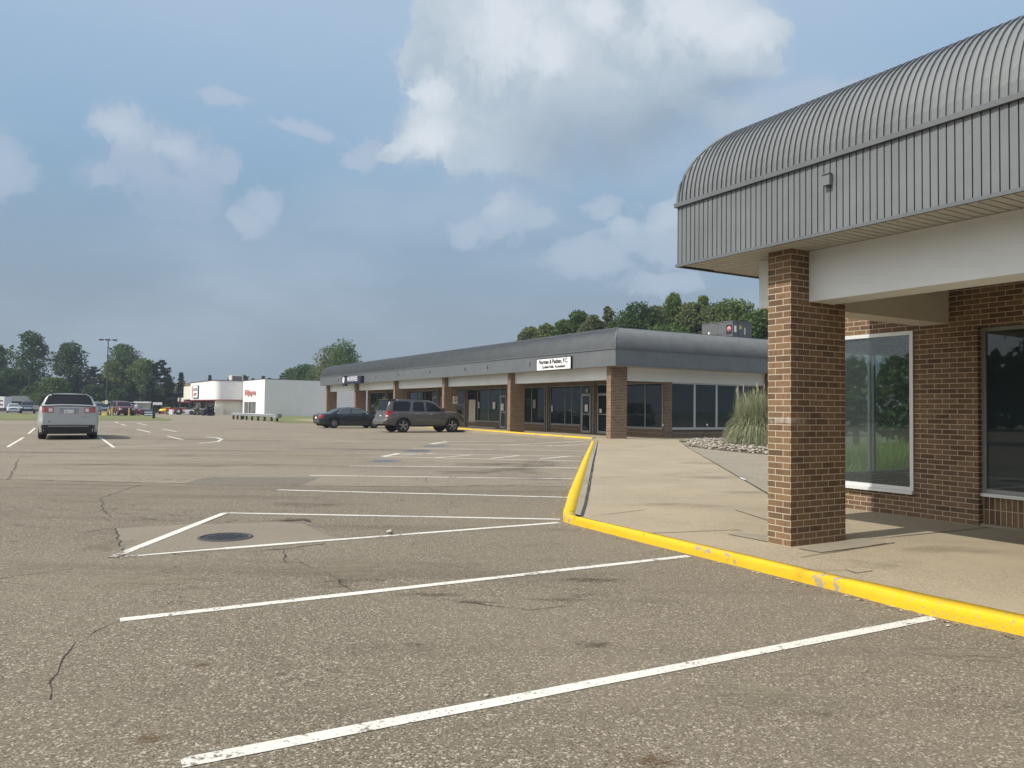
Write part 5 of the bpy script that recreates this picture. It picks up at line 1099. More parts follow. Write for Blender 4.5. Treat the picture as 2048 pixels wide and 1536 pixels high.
def text_on(car, s_, x, y, z, size, m_, rz):
    t_ = text(s_, size, m_, 'plate_text', car.e, .002, 'CENTER'); t_.rotation_euler = (R(90), 0, rz); t_.location = (x, y, z)
# --- silver suv, seen from behind
PS = dict(L=4.95, W=2.0, zb=.30, belt=1.27, ra=.42, rw=.38, ax=(1.02, 3.98), ww=.26, tap=.09, round=.36, tumble=.52, gw=.93,
          top=[(0, 1.20), (.12, 1.25), (1, 1.27), (3.4, 1.20), (4.5, 1.02), (4.95, .85)], bot=[(0, .30), (.5, .26), (4.4, .28), (4.95, .34)], rear=[(0, .12), (.30, .04), (.42, 0), (.62, 0), (.72, .04), (1.25, .07)], front=[(0, .1), (.3, 0), (.9, .1)],
          roof=[(.08, 1.27), (.12, 1.34), (.30, 1.62), (.38, 1.69), (.8, 1.72), (1.8, 1.745), (2.6, 1.71), (3.0, 1.62), (3.85, 1.19)], ws=(3.0, 3.85, .1, .95), rwin=(.09, .35, .06, .94),
          side=[[(.75, 1.31), (.95, 1.60), (1.55, 1.64), (1.55, 1.30)], [(1.63, 1.30), (1.63, 1.64), (2.45, 1.63), (2.5, 1.29)], [(2.57, 1.29), (2.53, 1.62), (2.9, 1.58), (3.45, 1.28)]])
pl, pr = G(77, 878.5), G(194, 878.5)
c0 = (pl + pr) / 2; hd = U.copy(); cy_ = Vector((-hd.y, hd.x, 0))
car = Car('suv', 'silver suv seen square from behind at the left of the lot', PS, (c0.x - hd.x * .55, c0.y - hd.y * .55, 0), hU, paint('silver_paint', (.50, .50, .49), .5, .35), 1.12)
lm = M['lamp_p']
for sg in (1, -1):
    car.rear_patch('tail_light', sg * .50, sg * .88, 1.01, 1.22, lm, .02, z0b=1.03); car.rear_patch('tail_light_lens', sg * .54, sg * .66, 1.05, 1.18, M['lamp_w'], .028)
    car.box('roof_rail', M['plast'], (.7, 2.7, sg * .62 - .02, sg * .62 + .02, 1.745, 1.80)); car.box('mirror', M['body'] if 'body' in M else car.body, (3.35, 3.45, sg * 1.14 - .1, sg * 1.14 + .1, 1.12, 1.28))
car.rear_patch('bumper', -.965, .965, .22, .56, M['plast'], .015); car.rear_patch('bumper_trim', -.66, .66, .50, .52, M['chrome'], .03)
car.rear_patch('plate_recess', -.31, .31, .97, 1.19, mat('recess_grey', (.30, .30, .31), .5), .012); car.rear_patch('licence_plate', -.16, .16, .995, 1.125, M['signwhite'], .022); car.rear_patch('chrome_bar', -.32, .32, 1.18, 1.215, M['chrome'], .024)
text_on(car, '483 K75', .0, 0, 1.03, .09, M['black'], -hU * 0 - R(90)); car.rear_patch('tailgate_seam', -.72, .72, .855, .865, M['plast'], .004)
car.rear_patch('reflector', .60, .66, .66, .74, M['black'], .01)
car.box('spoiler', car.body, (.30, .62, -.60, .60, 1.70, 1.735)); car.box('wiper', M['black'], (.08, .14, -.04, .06, 1.22, 1.30)); car.box('exhaust', M['under'], (.3, .8, -.55, .55, .22, .34))
# --- grey suv
PT = dict(L=5.14, W=2.0, zb=.42, belt=1.17, ra=.47, rw=.405, ax=(1.15, 4.28), ww=.28, tap=.09, round=.5, tumble=.26, gw=.86,
          top=[(0, 1.12), (.1, 1.17), (3.75, 1.21), (4.6, 1.19), (4.98, 1.09), (5.14, .97)], bot=[(0, .50), (.5, .42), (4.7, .42), (5.14, .40)], rear=[(0, .12), (.45, 0), (.72, 0), (.76, .10), (1.1, .13)], front=[(0, .18), (.4, .06), (.6, 0), (.9, .05), (1.1, .14)],
          roof=[(.14, 1.17), (.22, 1.42), (.36, 1.80), (.44, 1.86), (1.2, 1.895), (2.3, 1.90), (2.95, 1.85), (3.2, 1.77), (3.95, 1.19)], ws=(3.2, 3.95, .1, .95), rwin=(.15, .38, .05, .90),
          side=[[(.50, 1.24), (.60, 1.74), (.72, 1.80), (1.58, 1.80), (1.66, 1.75), (1.54, 1.30), (1.48, 1.24)], [(1.82, 1.24), (1.76, 1.32), (1.82, 1.72), (1.90, 1.79), (2.42, 1.79), (2.48, 1.73), (2.50, 1.23)], [(2.62, 1.23), (2.61, 1.79), (2.88, 1.77), (3.12, 1.69), (3.72, 1.23)]])
gpaint = paint('warm_grey_paint', (.115, .105, .095), .35, .32)
wr = VP(805, 865, (0, 0), Vector((0, 1, 0))) if False else G(805, 865)
pos = G(805, 865.2) - V * (1.15 * 1.06) - Vector((-V.y, V.x, 0)) * -(.91)   # rear right wheel under its pixel
car = Car('suv', 'grey boxy suv parked nose in at the yellow kerb beside the dark sedan', PT, (pos.x, pos.y, 0), hV, gpaint, 1.06)
for sg in (1, -1):
    car.rear_patch('tail_light', sg * .84, sg * .97, .84, 1.24, M['lamp_r'], .02); car.rear_patch('reversing_light', sg * .85, sg * .95, .92, .99, M['lamp_w'], .028)
    car.box('roof_rail', M['plast'], (.9, 2.6, sg * .72 - .025, sg * .72 + .025, 1.90, 1.95)); car.rear_patch('headlight', sg * .62, sg * .93, .88, 1.02, M['lamp_w'], .015, front=True)
    car.box('mirror', M['plast'], (3.50, 3.62, sg * 1.12 - .11, sg * 1.12 + .11, 1.22, 1.42)); car.box('mirror_cap', M['chrome'], (3.62, 3.65, sg * 1.12 - .1, sg * 1.12 + .1, 1.23, 1.41))
    for x in (1.86, 2.76): car.box('handle', M['chrome'], (x, x + .24, sg * (.985) - .012, sg * (.985) + .022, 1.05, 1.09))
    car.side_patch('door_gap', [(1.74, .50), (1.74, 1.15), (1.755, 1.15), (1.755, .50)], M['black'], sg); car.side_patch('door_gap', [(2.55, .45), (2.55, 1.15), (2.565, 1.15), (2.565, .45)], M['black'], sg); car.side_patch('door_gap', [(3.50, .50), (3.58, 1.14), (3.595, 1.14), (3.515, .50)], M['black'], sg)
    car.side_patch('side_trim', [(1.80, .72), (3.45, .72), (3.45, .755), (1.80, .755)], mat('trim_grey', (.2, .19, .18), .4), sg, .02)
    for xa in (1.15, 4.28):
        b = MB(); rows = [[], []]
        for q in range(17):
            a = math.pi * q / 16; 
            for k_, rr in ((0, .47), (1, .53)): x = xa + rr * math.cos(a); z = .405 + rr * math.sin(a); rows[k_].append((x, sg * (car.hw(x, z) + .022), z))
        b.grid(rows if sg > 0 else rows[::-1]); b.build('wheel_arch', mat('arch_grey', (.14, .13, .12), .5) if False else gpaint, car.e)
car.rear_patch('licence_plate', -.16, .16, .86, .99, M['signwhite'], .015); car.rear_patch('plate_recess', -.26, .26, .82, 1.05, M['plast'], .006); car.rear_patch('rear_bumper', -.96, .96, .50, .74, gpaint, .05); car.box('step', M['plast'], (1.7, 3.7, -1.0, 1.0, .34, .42))
car.rear_patch('grille', -.55, .55, .78, 1.05, M['plast'], .012, front=True); car.box('spoiler', gpaint, (.30, .75, -.76, .76, 1.87, 1.905))
# --- dark sedan
PD = dict(L=4.97, W=1.83, zb=.20, belt=.98, ra=.385, rw=.345, ax=(1.02, 3.93), ww=.23, tap=.15, round=.7, tumble=.42, gw=.84, glass='autoglass_l',
          top=[(0, .86), (.1, .98), (.9, 1.01), (3.5, .97), (4.3, .88), (4.8, .76), (4.97, .66)], bot=[(0, .32), (.5, .22), (4.4, .2), (4.97, .26)], rear=[(0, .22), (.35, .06), (.6, 0), (.85, .02), (1.0, .10)], front=[(0, .12), (.4, 0), (.7, .1)],
          roof=[(.75, 1.0), (1.0, 1.12), (1.45, 1.33), (1.8, 1.42), (2.3, 1.455), (2.7, 1.43), (3.0, 1.36), (3.85, .97)], ws=(3.0, 3.85, .05, .95), rwin=(.85, 1.75, .1, .9),
          side=[[(1.30, 1.04), (1.62, 1.28), (1.86, 1.355), (2.22, 1.37), (2.22, 1.03)], [(2.30, 1.03), (2.30, 1.37), (2.62, 1.36), (2.9, 1.29), (3.42, 1.03)]])
dp = paint('charcoal_blue_paint', (.018, .024, .030), .3, .25)
pos = G(667, 856.5) - V * 1.02 * 1.03 + Vector((-V.y, V.x, 0)) * .80
car = Car('sedan', 'dark charcoal sedan parked nose in left of the grey suv', PD, (pos.x, pos.y, 0), hV, dp, 1.03, wheel_style=10)
for sg in (1, -1):
    car.rear_patch('tail_light', sg * .62, sg * .86, .70, .93, M['lamp_r'], .015); car.rear_patch('headlight', sg * .55, sg * .85, .62, .74, M['lamp_w'], .012, front=True)
    b = MB(); pts = [(1.24, 1.01), (1.58, 1.29), (1.86, 1.385), (2.3, 1.40), (2.64, 1.385), (2.93, 1.315), (3.5, 1.0)]
    b.tube([(x, sg * (car.hhw(x, z) + .008), z) for x, z in pts + [pts[0]]], .014, 5); b.build('window_trim', M['chrome'], car.e)
    for x in (1.75, 2.72): car.box('handle', M['chrome'], (x, x + .2, sg * .925 - .01, sg * .925 + .012, .88, .905))
    car.side_patch('door_gap', [(2.24, .28), (2.24, .97), (2.253, .97), (2.253, .28)], M['black'], sg); car.side_patch('door_gap', [(3.25, .28), (3.40, .95), (3.413, .95), (3.263, .28)], M['black'], sg)
    car.box('mirror', dp, (3.08, 3.18, sg * 1.0 - .08, sg * 1.0 + .08, 1.0, 1.12))
car.rear_patch('licence_plate', -.16, .16, .66, .78, M['signwhite'], .012); car.rear_patch('bumper_insert', -.6, .6, .30, .40, M['plast'], .01)
# --- small far cars
def far_car(name, label, px, py, D_, heading, pnt, P=PD, k=1.0, cat='car', front=True, grille=None):
    a = AT(px, py, D_); h = Vector((math.cos(heading), math.sin(heading), 0)); c_ = a - h * P['L'] * k * .5
    car = Car(name, label, P, (c_.x, c_.y, 0), heading, pnt, k, cat, 'cars far across the lot')
    for sg in (1, -1): car.rear_patch('headlight', sg * P['W'] * .3, sg * P['W'] * .46, P['belt'] * .68, P['belt'] * .80, M['lamp_w'], .012, front=True); car.rear_patch('tail_light', sg * P['W'] * .34, sg * P['W'] * .47, P['belt'] * .75, P['belt'] * .92, M['lamp_r'], .012)
    car.rear_patch('grille', -P['W'] * .25, P['W'] * .25, P['belt'] * .62, P['belt'] * .78, grille or M['plast'], .014, front=True)
    for sg in (1, -1): car.box('mirror', pnt, (P['ws'][1] - .6, P['ws'][1] - .5, sg * P['W'] * .56 - .08, sg * P['W'] * .56 + .08, P['belt'] + .02, P['belt'] + .16))
    return car
tocam = lambda px: math.atan2(-F, -(px - CX))
far_car('parked_car', 'silver small car facing the viewer across the grass verge at far left', 27, 825, 122, tocam(27), paint('far_silver', (.55, .57, .6)), PD, 1.0)
far_car('parked_suv', 'black suv with bright grille facing the viewer at far left', 55, 826, 116, tocam(55), paint('far_black', (.02, .02, .025)), PT, 1.0, 'car', grille=M['chrome'])
far_car('parked_van', 'dark blue car with white roof between the silver suv and the lamp post', 192, 829, 108, tocam(192) + R(45), paint('far_blue', (.03, .06, .12)), PS, 1.0)
pk = far_car('pickup_truck', 'maroon pickup facing the viewer behind the yellow bollards', 243, 829, 104, tocam(243) + R(14), paint('maroon_paint', (.10, .018, .028)), PT, 1.04, 'truck')
far_car('parked_car', 'red car parked right behind the maroon pickup', 262, 829, 112, tocam(262) + R(40), paint('far_red', (.16, .02, .03)), PD, 1.05)
far_car('parked_car', 'white car beside the small shed', 273, 829, 124, tocam(273) + R(60), paint('far_white', (.6, .62, .64)), PD, .95)
pw = Vector((math.sin(R(-97)) * 9.5, math.cos(R(-97)) * 9.5, 0)); Car('parked_car', 'white car left of the picture, mirrored in the near shop window', PD, (pw.x, pw.y - 2, 0), R(100), paint('near_white', (.7, .7, .7)), 1.0)
# camper trailer at the left edge
cp = AT(2, 800, 130); e = empty('camper_trailer', (cp.x, cp.y, 0), R(8)); tag(e, 'white camper trailer with brown swoosh stripes at the left edge', 'trailer')
b = MB(); b.box(-7, 1.1, -1.2, 1.2, .7, 2.6); b.build('body', M['white_paint'], e)
b = MB(); 
for (z0, z1) in ((1.15, 1.55), (1.85, 2.2)): b.face([(-6, -1.21, z0 + .5), (.2, -1.21, z0), (.9, -1.21, z0 - .1), (.9, -1.21, z1 - .25), (.2, -1.21, z1 - .1), (-6, -1.21, z1 + .5)])
b.build('stripe', mat('brown_stripe', (.12, .07, .05), .5), e)
b = MB(); b.lathe([(.2, -.1), (.35, -.1), (.35, .1), (.2, .1)], 16, 'y', (-2.5, -1.15, .35)); b.lathe([(.2, -.1), (.35, -.1), (.35, .1), (.2, .1)], 16, 'y', (-3.4, -1.15, .35)); b.build('wheel', M['tyre'], e)
b = MB(); b.box(-2, -.9, -1.23, -1.2, 1.6, 2.1); b.build('window', M['autoglass'], e)

# ================================================================ white store
Pw = AT(529, 800, 117); WS = empty('white_store', (Pw.x, Pw.y, 0), R(33)); tag(WS, 'white painted retail store with red edged canopy beyond the lot', 'building')
M['ww'] = mat('white_masonry', (.78, .775, .76), .8, var=.05, vscale=.6); M['redtrim'] = mat('red_trim', (.30, .05, .05), .5); M['darkcap'] = mat('dark_cap', (.09, .05, .05), .6)
b = MB(); b.box(0, 36, 0, 13.2, 0, 5.62); b.box(0, 36, 13.201, 26, 0, 5.4); b.build('wall', M['ww'], WS)
b = MB(); b.box(-.04, 36.04, -.04, 13.2, 5.62, 5.70); b.build('roof_cap', M['darkcap'], WS)
b = MB(); rows = []
prof = [(0, 13.22), (-3.4, 13.22)] + [(-3.4 - 1.1 * math.sin(R(90) * i / 8), 14.32 - 1.1 * math.cos(R(90) * i / 8)) for i in range(1, 9)] + [(-4.5, 33.2), (0, 33.2)]
b.grid([[(x, y, z) for x, y in prof] for z in (2.5, 5.60)][::-1], smooth=True); b.face([(x, y, 5.55) for x, y in prof][::-1]); b.face([(x, y, 2.5) for x, y in prof]); o = b.build('canopy', M['ww'], WS)
o.modifiers.new('e', 'EDGE_SPLIT').split_angle = R(30)
for z0, z1, mm, nm in ((5.60, 5.72, 'darkcap', 'roof_cap'), (2.38, 2.5, 'redtrim', 'canopy_trim')):
    b = MB(); q = [(x * 1.012 if x < 0 else x, y - (.05 if y < 14 else 0)) for x, y in prof]; b.grid([[(x, y, z) for x, y in q] for z in (z1, z0)]); b.face([(x, y, z1) for x, y in q]); b.face([(x, y, z0) for x, y in q]); b.build(nm, M[mm], WS)
b = MB(); b.box(-4.2, -.01, 13.7, 14.0, 0, 2.49); b.box(-4.45, -3.1, 12.9, 13.69, 0, 1.35); b.box(-.2, 0, 14.0, 33, 0, 2.6); b.box(-4.5, 0, 33.21, 40, 2.6, 5.05); b.box(-4.5, 0, 40.01, 46, 2.2, 2.95); b.box(-.2, 0, 33.21, 46, 0, 2.6); b.build('wall', mat('store_wall_cream', (.66, .64, .56), .8), WS)
b = MB(); b.box(-4.52, -.1, 33.2, 46, 2.05, 2.2); b.build('canopy_trim', M['redtrim'], WS)
b = MB()
for y in (16, 19, 22.5, 26, 30): b.box(-4.4, -4.1, y, y + .25, 2.1, 2.37)
b.build('bracket', M['darkcap'], WS)
W0 = lambda px, py, xo=0: VP(px, py, Pw + V2 * xo, V2)
V2 = Vector((math.cos(R(33)), math.sin(R(33)), 0)); U2 = Vector((-math.sin(R(33)), math.cos(R(33)), 0))
def ly(px, py, xo=0): p = W0(px, py, xo); return (p - Pw).dot(U2), p.z
for (a, c, nm) in ((489.3, 496.5, 'window'), (502.8, 511.4, 'window'), (497.8, 501.8, 'door')):
    y1, zt = ly(a, 805.5); y0, _ = ly(c, 805.5); zb = .42 if nm == 'window' else .02; zt = 2.15
    f = MB(); f.box(-.05, -.01, y0, y1, zb, zt); fo = f.build(nm, M['black'], WS)
    g = MB(); k_ = 4 if nm == 'window' else 1; st = (y1 - y0) / k_
    for i in range(k_): g.box(-.06, -.051, y0 + st * (i + .3), y0 + st * (i + .7), zb + .1, zt - .1)
    g.build('pane', M['alu'] if nm == 'window' else M['autoglass_l'], fo)
y1, _ = ly(397.5, 800, -4.5); b = MB(); yd0, _ = ly(409, 800, -.2); yd1, _ = ly(398, 800, -.2); b.box(-.26, -.21, yd0, yd1, .1, 2.2); b.build('door', mat('poster_grey', (.22, .19, .18), .6), WS)
ys1, zt = ly(385.6, 772.5, -4.6); ys0, _ = ly(397, 772.5, -4.6); zb = ly(391, 795, -4.6)[1]
sgc = Pw + V2 * -4.62 + U2 * ((ys0 + ys1) / 2); sgc.z = (zt + zb) / 2; sw, shh = ys1 - ys0, zt - zb
e, put = face_sign(sgc, sw, shh, -V2, 'sign', 'black framed white sign with red mark on the white store canopy', 'sign', M['signwhite'], M['black'], th=.2)
b = MB(); b.box(-sw * .5, -sw * .33, -.12, -.105, -shh * .45, shh * .45); b.build('red_panel', mat('faded_red', (.5, .16, .16), .5), e)
put('TRACTOR', sw * .08, shh * .06, shh * .36, ink, bold=.01, sxx=sw * .70 / (shh * 1.75)); put('SUPPLY', sw * .08, -shh * .36, shh * .36, ink, bold=.01, sxx=sw * .66 / (shh * 1.45))
y1, zt = ly(489.5, 779, -.06); y0, _ = ly(511.5, 779, -.06); zc = ly(500, 785.5, -.06)[1]; sgc = Pw + V2 * -.08 + U2 * ((y0 + y1) / 2); sgc.z = zc
e = empty('store_lettering', sgc, math.atan2(-V2.y, -V2.x) + math.pi / 2); tag(e, 'faded pink red script lettering above the white store side windows', 'sign')
M['pink'] = mat('faded_red_letters', (.52, .22, .18), .6)
t_ = text('Rejoyce', 1.25, M['pink'], parent=e, ext=.03, align='CENTER', bold=.02, sx_=(y1 - y0) / 4.1); t_.rotation_euler = (R(90), 0, 0); t_.location = (.1, 0, -.35)
b = MB(); b.face([(-2.2, -.03, .2), (-1.6, -.03, .62), (-.95, -.03, .1), (-.3, -.03, .5), (-.3, -.03, .25), (-.95, -.03, -.2), (-1.55, -.03, .35), (-2.2, -.03, -.1)][::-1]); b.build('heart_swash', M['pink'], e)
ru = AT(472, 800, 138); e = empty('rooftop_unit', (ru.x, ru.y, 5.4), R(33)); tag(e, 'boxy roof unit with dark louvre on the white store', 'rooftop unit')
b = MB(); b.box(-1, 1, -.6, 1.4, 0, 1.55); b.build('casing', M['greywhite'], e); b = MB(); b.box(-.85, .85, -.64, -.605, .15, 1.4); b.build('louvre', mat('louvre', (.08, .08, .085), .6), e)
# house with brown roof
hp = AT(374, 800, 185); e = empty('house', (hp.x, hp.y, 0), R(20)); tag(e, 'house with brown shingle roof behind the narrow spruce', 'house')
b = MB(); b.box(-3.4, 2.6, -3, 3, 0, 4.4); b.build('wall', mat('house_wall', (.35, .30, .25), .9), e)
b = MB(); b.face([(-3.8, -3.4, 4.2), (3, -3.4, 4.2), (2.2, 0, 6.9), (-2.9, 0, 6.9)]); b.face([(3, 3.4, 4.2), (-3.8, 3.4, 4.2), (-2.9, 0, 6.9), (2.2, 0, 6.9)]); b.face([(3, -3.4, 4.2), (3, 3.4, 4.2), (2.2, 0, 6.9)]); b.face([(-3.8, 3.4, 4.2), (-3.8, -3.4, 4.2), (-2.9, 0, 6.9)]); b.build('roof', mat('brown_roof', (.15, .12, .085), .9), e)
# low grey building behind the two far cars
lp = AT(50, 800, 145); e = empty('storage_building', (lp.x, lp.y, 0), R(10)); tag(e, 'low grey storage building behind the two far parked cars', 'building')
b = MB(); b.box(-3.4, 3.4, -2, 2, 0, 1.9); b.build('wall', mat('grey_wall', (.05, .055, .06), .9), e); b = MB(); b.face([(-3.6, -2.2, 1.85), (3.6, -2.2, 1.85), (2.2, 0, 2.9), (-2.2, 0, 2.9)]); b.face([(3.6, 2.2, 1.85), (-3.6, 2.2, 1.85), (-2.2, 0, 2.9), (2.2, 0, 2.9)]); b.face([(-3.6, 2.2, 1.85), (-3.6, -2.2, 1.85), (-2.2, 0, 2.9)]); b.face([(3.6, -2.2, 1.85), (3.6, 2.2, 1.85), (2.2, 0, 2.9)]); b.build('roof', mat('grey_roof', (.07, .078, .082), .9), e)

# ================================================================ guardrail, lamp, bollards, yard clutter
gA, gB = G(464, 838.3), G(554, 843.6); gA.z = gB.z = 0; gd = (gB - gA); gl_ = gd.length
e = empty('guardrail', gA, math.atan2(gd.y, gd.x)); tag(e, 'galvanised w-beam guardrail on dark posts in front of the white store', 'guardrail')
b = MB(); prof = [(0, .42), (-.07, .47), (-.07, .53), (0, .57), (-.07, .61), (-.07, .67), (0, .72)]
b.grid([[(x, y, z) for y, z in prof] for x in (-.2, gl_ * .5, gl_)]); b.grid([[(x, y, z) for y, z in prof] for x in (-.2, -.2)]); b.grid([[(-.2 + .9 * t, y + 1.8 * t, z) for y, z in prof] for t in (0, 1)][::-1]); b.build('rail', M['steel'], e)
b = MB(); b.tube([(gl_ + .05, -.02, .36), (gl_ + .05, -.02, .78)], .42, 14); b.build('end_cap', M['steel'], e)
for px in (465, 473, 481, 491, 502, 514, 527, 541, 552):
    q = G(px, 838.3 + (px - 464) * 5.3 / 90); x = (q - gA).dot(gd.normalized()); b = MB(); b.box(x - .09, x + .09, .01, .2, 0, .55); b.build('post', M['wood'], e)
for px in (468,): b = MB(); b.box(.35, .53, 1.0, 1.2, 0, .6); b.build('post', M['wood'], e)
lp_ = AT(213, 800, 118); e = empty('lamp_post', (lp_.x, lp_.y, 0), R(15)); tag(e, 'tall dark parking lot lamp post with three heads', 'lamp post')
M['pole'] = mat('bronze_pole', (.05, .05, .048), .6)
b = MB(); b.tube([(0, 0, .7), (0, 0, 11.3)], [.10, .07], 8); b.build('pole', M['pole'], e)
b = MB(); b.tube([(0, 0, 0), (0, 0, .8)], .3, 12); b.build('base', M['patchc'], e)
for (x, y) in ((-.95, 0), (.95, 0), (0, -.25)):
    b = MB(); b.box(x - .28, x + .28, y - .22, y + .22, 11.28, 11.5); b.build('lamp_head', M['pole'], e)
b = MB(); b.box(-.7, .7, -.03, .03, 11.36, 11.42); b.build('arm', M['pole'], e)
b = MB(); b.box(-.14, .22, -.3, -.12, 1.55, 2.1); b.build('meter_box', M['signwhite'], e); b = MB(); b.box(-.5, -.18, -.3, -.2, 1.25, 2.0); b.build('sign_plate', M['yellow'], e)
gbk = 'yellow bollards in front of the pickup'
for px, D_, h_, lab in ((216.5, 103, 1.0, 'thick yellow bollard left of the maroon pickup, next to the yellow box'), (224.5, 103, 1.05, 'slim pale yellow bollard at the pickup left side'), (238.8, 102, 1.0, 'yellow bollard in front of the pickup headlight'), (258.2, 102, .95, 'yellow bollard in front of the pickup right side')):
    p = AT(px, 829, D_); b = MB(); r_ = .09; b.tube([(0, 0, 0), (0, 0, h_)], r_, 10); b.ball((0, 0, h_), r_, 10, k=4); o = b.build('bollard', M['yellow']); o.location = (p.x, p.y, 0); tag(o, lab, 'bollard', gbk)
p = AT(210, 829, 101); b = MB(); b.box(-.35, .35, -.25, .25, 0, .5); b.box(-.38, .38, -.28, .28, .5, .56); o = b.build('yellow_box', M['yellow']); o.location = (p.x, p.y, 0); tag(o, 'low yellow box on the verge by the lamp post foot', 'box')
p = AT(219.5, 829, 101); b = MB(); b.tube([(0, 0, 0), (0, 0, .7), (.1, 0, .85), (.2, 0, .7), (.2, 0, .5)], .05, 8); o = b.build('standpipe', M['yellow']); o.location = (p.x, p.y, 0); tag(o, 'bent yellow standpipe between two bollards', 'standpipe')
p = AT(285, 829, 118); e = empty('shed', (p.x, p.y, 0), R(16)); tag(e, 'small beige shed with white roof edge', 'shed')
b = MB(); b.box(-.85, .95, -.8, 1.2, 0, 1.75); b.build('wall', mat('shed_wall', (.38, .37, .31), .8), e); b = MB(); b.box(-1.1, 1.0, -.95, 1.3, 1.75, 2.0); b.build('roof', M['white_paint'], e); b = MB(); b.box(-.5, .4, -.83, -.8, .05, 1.6); b.build('door', mat('shed_door', (.33, .32, .27), .8), e)
# person between shed and cars
def person(pos, heading, label):
    me = bpy.data.meshes.new('person'); J = [(0, 0, .95), (0, 0, 1.2), (0, 0, 1.42), (0, 0, 1.52), (0, .01, 1.64), (0, 0, 1.72), (-.19, 0, 1.40), (-.26, 0, 1.14), (-.27, .08, .92), (.19, 0, 1.40), (.26, 0, 1.14), (.28, .08, .92), (-.10, 0, .90), (-.11, .05, .50), (-.12, -.06, .08), (-.12, .10, .04), (.10, 0, .90), (.12, -.03, .50), (.13, -.14, .08), (.13, .0, .04)]
    E_ = [(0, 1), (1, 2), (2, 3), (3, 4), (4, 5), (2, 6), (6, 7), (7, 8), (2, 9), (9, 10), (10, 11), (0, 12), (12, 13), (13, 14), (14, 15), (0, 16), (16, 17), (17, 18), (18, 19)]
    rad = [.15, .14, .13, .055, .10, .07, .07, .05, .035, .07, .05, .035, .10, .065, .045, .04, .10, .065, .045, .04]
    me.from_pydata(J, E_, []); o = link('person', me); sk = o.modifiers.new('s', 'SKIN')
    for v_, r_ in zip(me.skin_vertices[0].data, rad): v_.radius = (r_, r_)
    me.skin_vertices[0].data[0].use_root = True; o.modifiers.new('d', 'SUBSURF').levels = 1
    bpy.context.view_layer.update(); m2 = bpy.data.meshes.new_from_object(o.evaluated_get(bpy.context.evaluated_depsgraph_get())); o.modifiers.clear(); o.data = m2
    for q in (mat('skin', (.45, .28, .2), .6), mat('shirt_white', (.6, .62, .65), .8), mat('trousers_dark', (.02, .025, .05), .9)): m2.materials.append(q)
    for p in m2.polygons: p.material_index = 0 if p.center.z > 1.5 or (abs(p.center.x) > .24 and p.center.z < 1.15) else (1 if p.center.z > .95 else 2); p.use_smooth = True
    o.location = pos; o.rotation_euler = (0, 0, heading); return tag(o, label, 'person')
p = AT(273, 829, 110); person((p.x, p.y, 0), R(40), 'person in white top and dark trousers standing right of the red car')
# fences
p0, p1 = AT(170, 829, 135), AT(300, 829, 135)
e = empty('chain_link_fence', (p0.x, p0.y, 0), math.atan2(p1.y - p0.y, p1.x - p0.x)); tag(e, 'low chain link fence with thin rails behind the far parked cars', 'fence'); L = (p1 - p0).length
b = MB(); n_ = int(L / 3)
for i in range(n_ + 1): b.tube([(L * i / n_, 0, 0), (L * i / n_, 0, 1.9)], .04, 5)
b.build('post', M['steel'], e); b = MB(); b.tube([(0, 0, 1.88), (L, 0, 1.88)], .035, 5); b.tube([(0, 0, 1.0), (L, 0, 1.0)], .02, 5); b.build('rail', M['steel'], e)
p0, p1 = AT(297, 829, 150), AT(338, 829, 150); e = empty('privacy_fence', (p0.x, p0.y, 0), math.atan2(p1.y - p0.y, p1.x - p0.x)); tag(e, 'grey slatted privacy fence right of the small shed', 'fence'); L = (p1 - p0).length
b = MB(); x = 0
while x < L: b.box(x, x + .14, -.02, .02, 0, 2.15); x += .16
b.build('slats', mat('grey_slats', (.20, .21, .2), .8), e)
p = AT(314.5, 829, 138); e = empty('banner', (p.x, p.y, 0), R(14)); tag(e, 'wide white banner on two posts in front of the privacy fence', 'banner')
b = MB(); b.box(-.75, .75, -.02, .02, 1.5, 1.95); b.build('cloth', M['signwhite'], e); b = MB(); b.box(-.8, -.76, -.03, .03, 0, 2); b.box(.76, .8, -.03, .03, 0, 2); b.build('post', M['steel'], e); b = MB(); b.box(-.6, .6, -.025, -.021, 1.66, 1.74); b.build('print_line', M['steel'], e)
p = AT(299.5, 832, 88); e = empty('yard_sign', (p.x, p.y, 0), R(16)); tag(e, 'low blue and white striped yard sign on the verge tip', 'sign')
b = MB(); b.box(-.55, .45, -.02, .02, .25, .95); b.build('board', mat('yard_blue', (.05, .09, .16), .6), e); b = MB(); b.box(-.55, .45, -.026, -.021, .62, .70); b.box(-.55, .45, -.026, -.021, .36, .45); b.build('stripe', M['signwhite'], e); b = MB(); b.box(-.5, -.46, -.01, .01, 0, .3); b.box(.36, .4, -.01, .01, 0, .3); b.build('stake', M['steel'], e)
p = AT(307.5, 838, 84); e = empty('post_box', (p.x, p.y, 0), R(16)); tag(e, 'short black post with box at the tip of the grass verge', 'post')
b = MB(); b.box(-.12, .12, -.12, .12, 0, 1.3); b.build('post', M['black'], e); b = MB(); b.box(-.05, .35, -.15, .15, .75, 1.15); b.build('box', M['plast'], e)
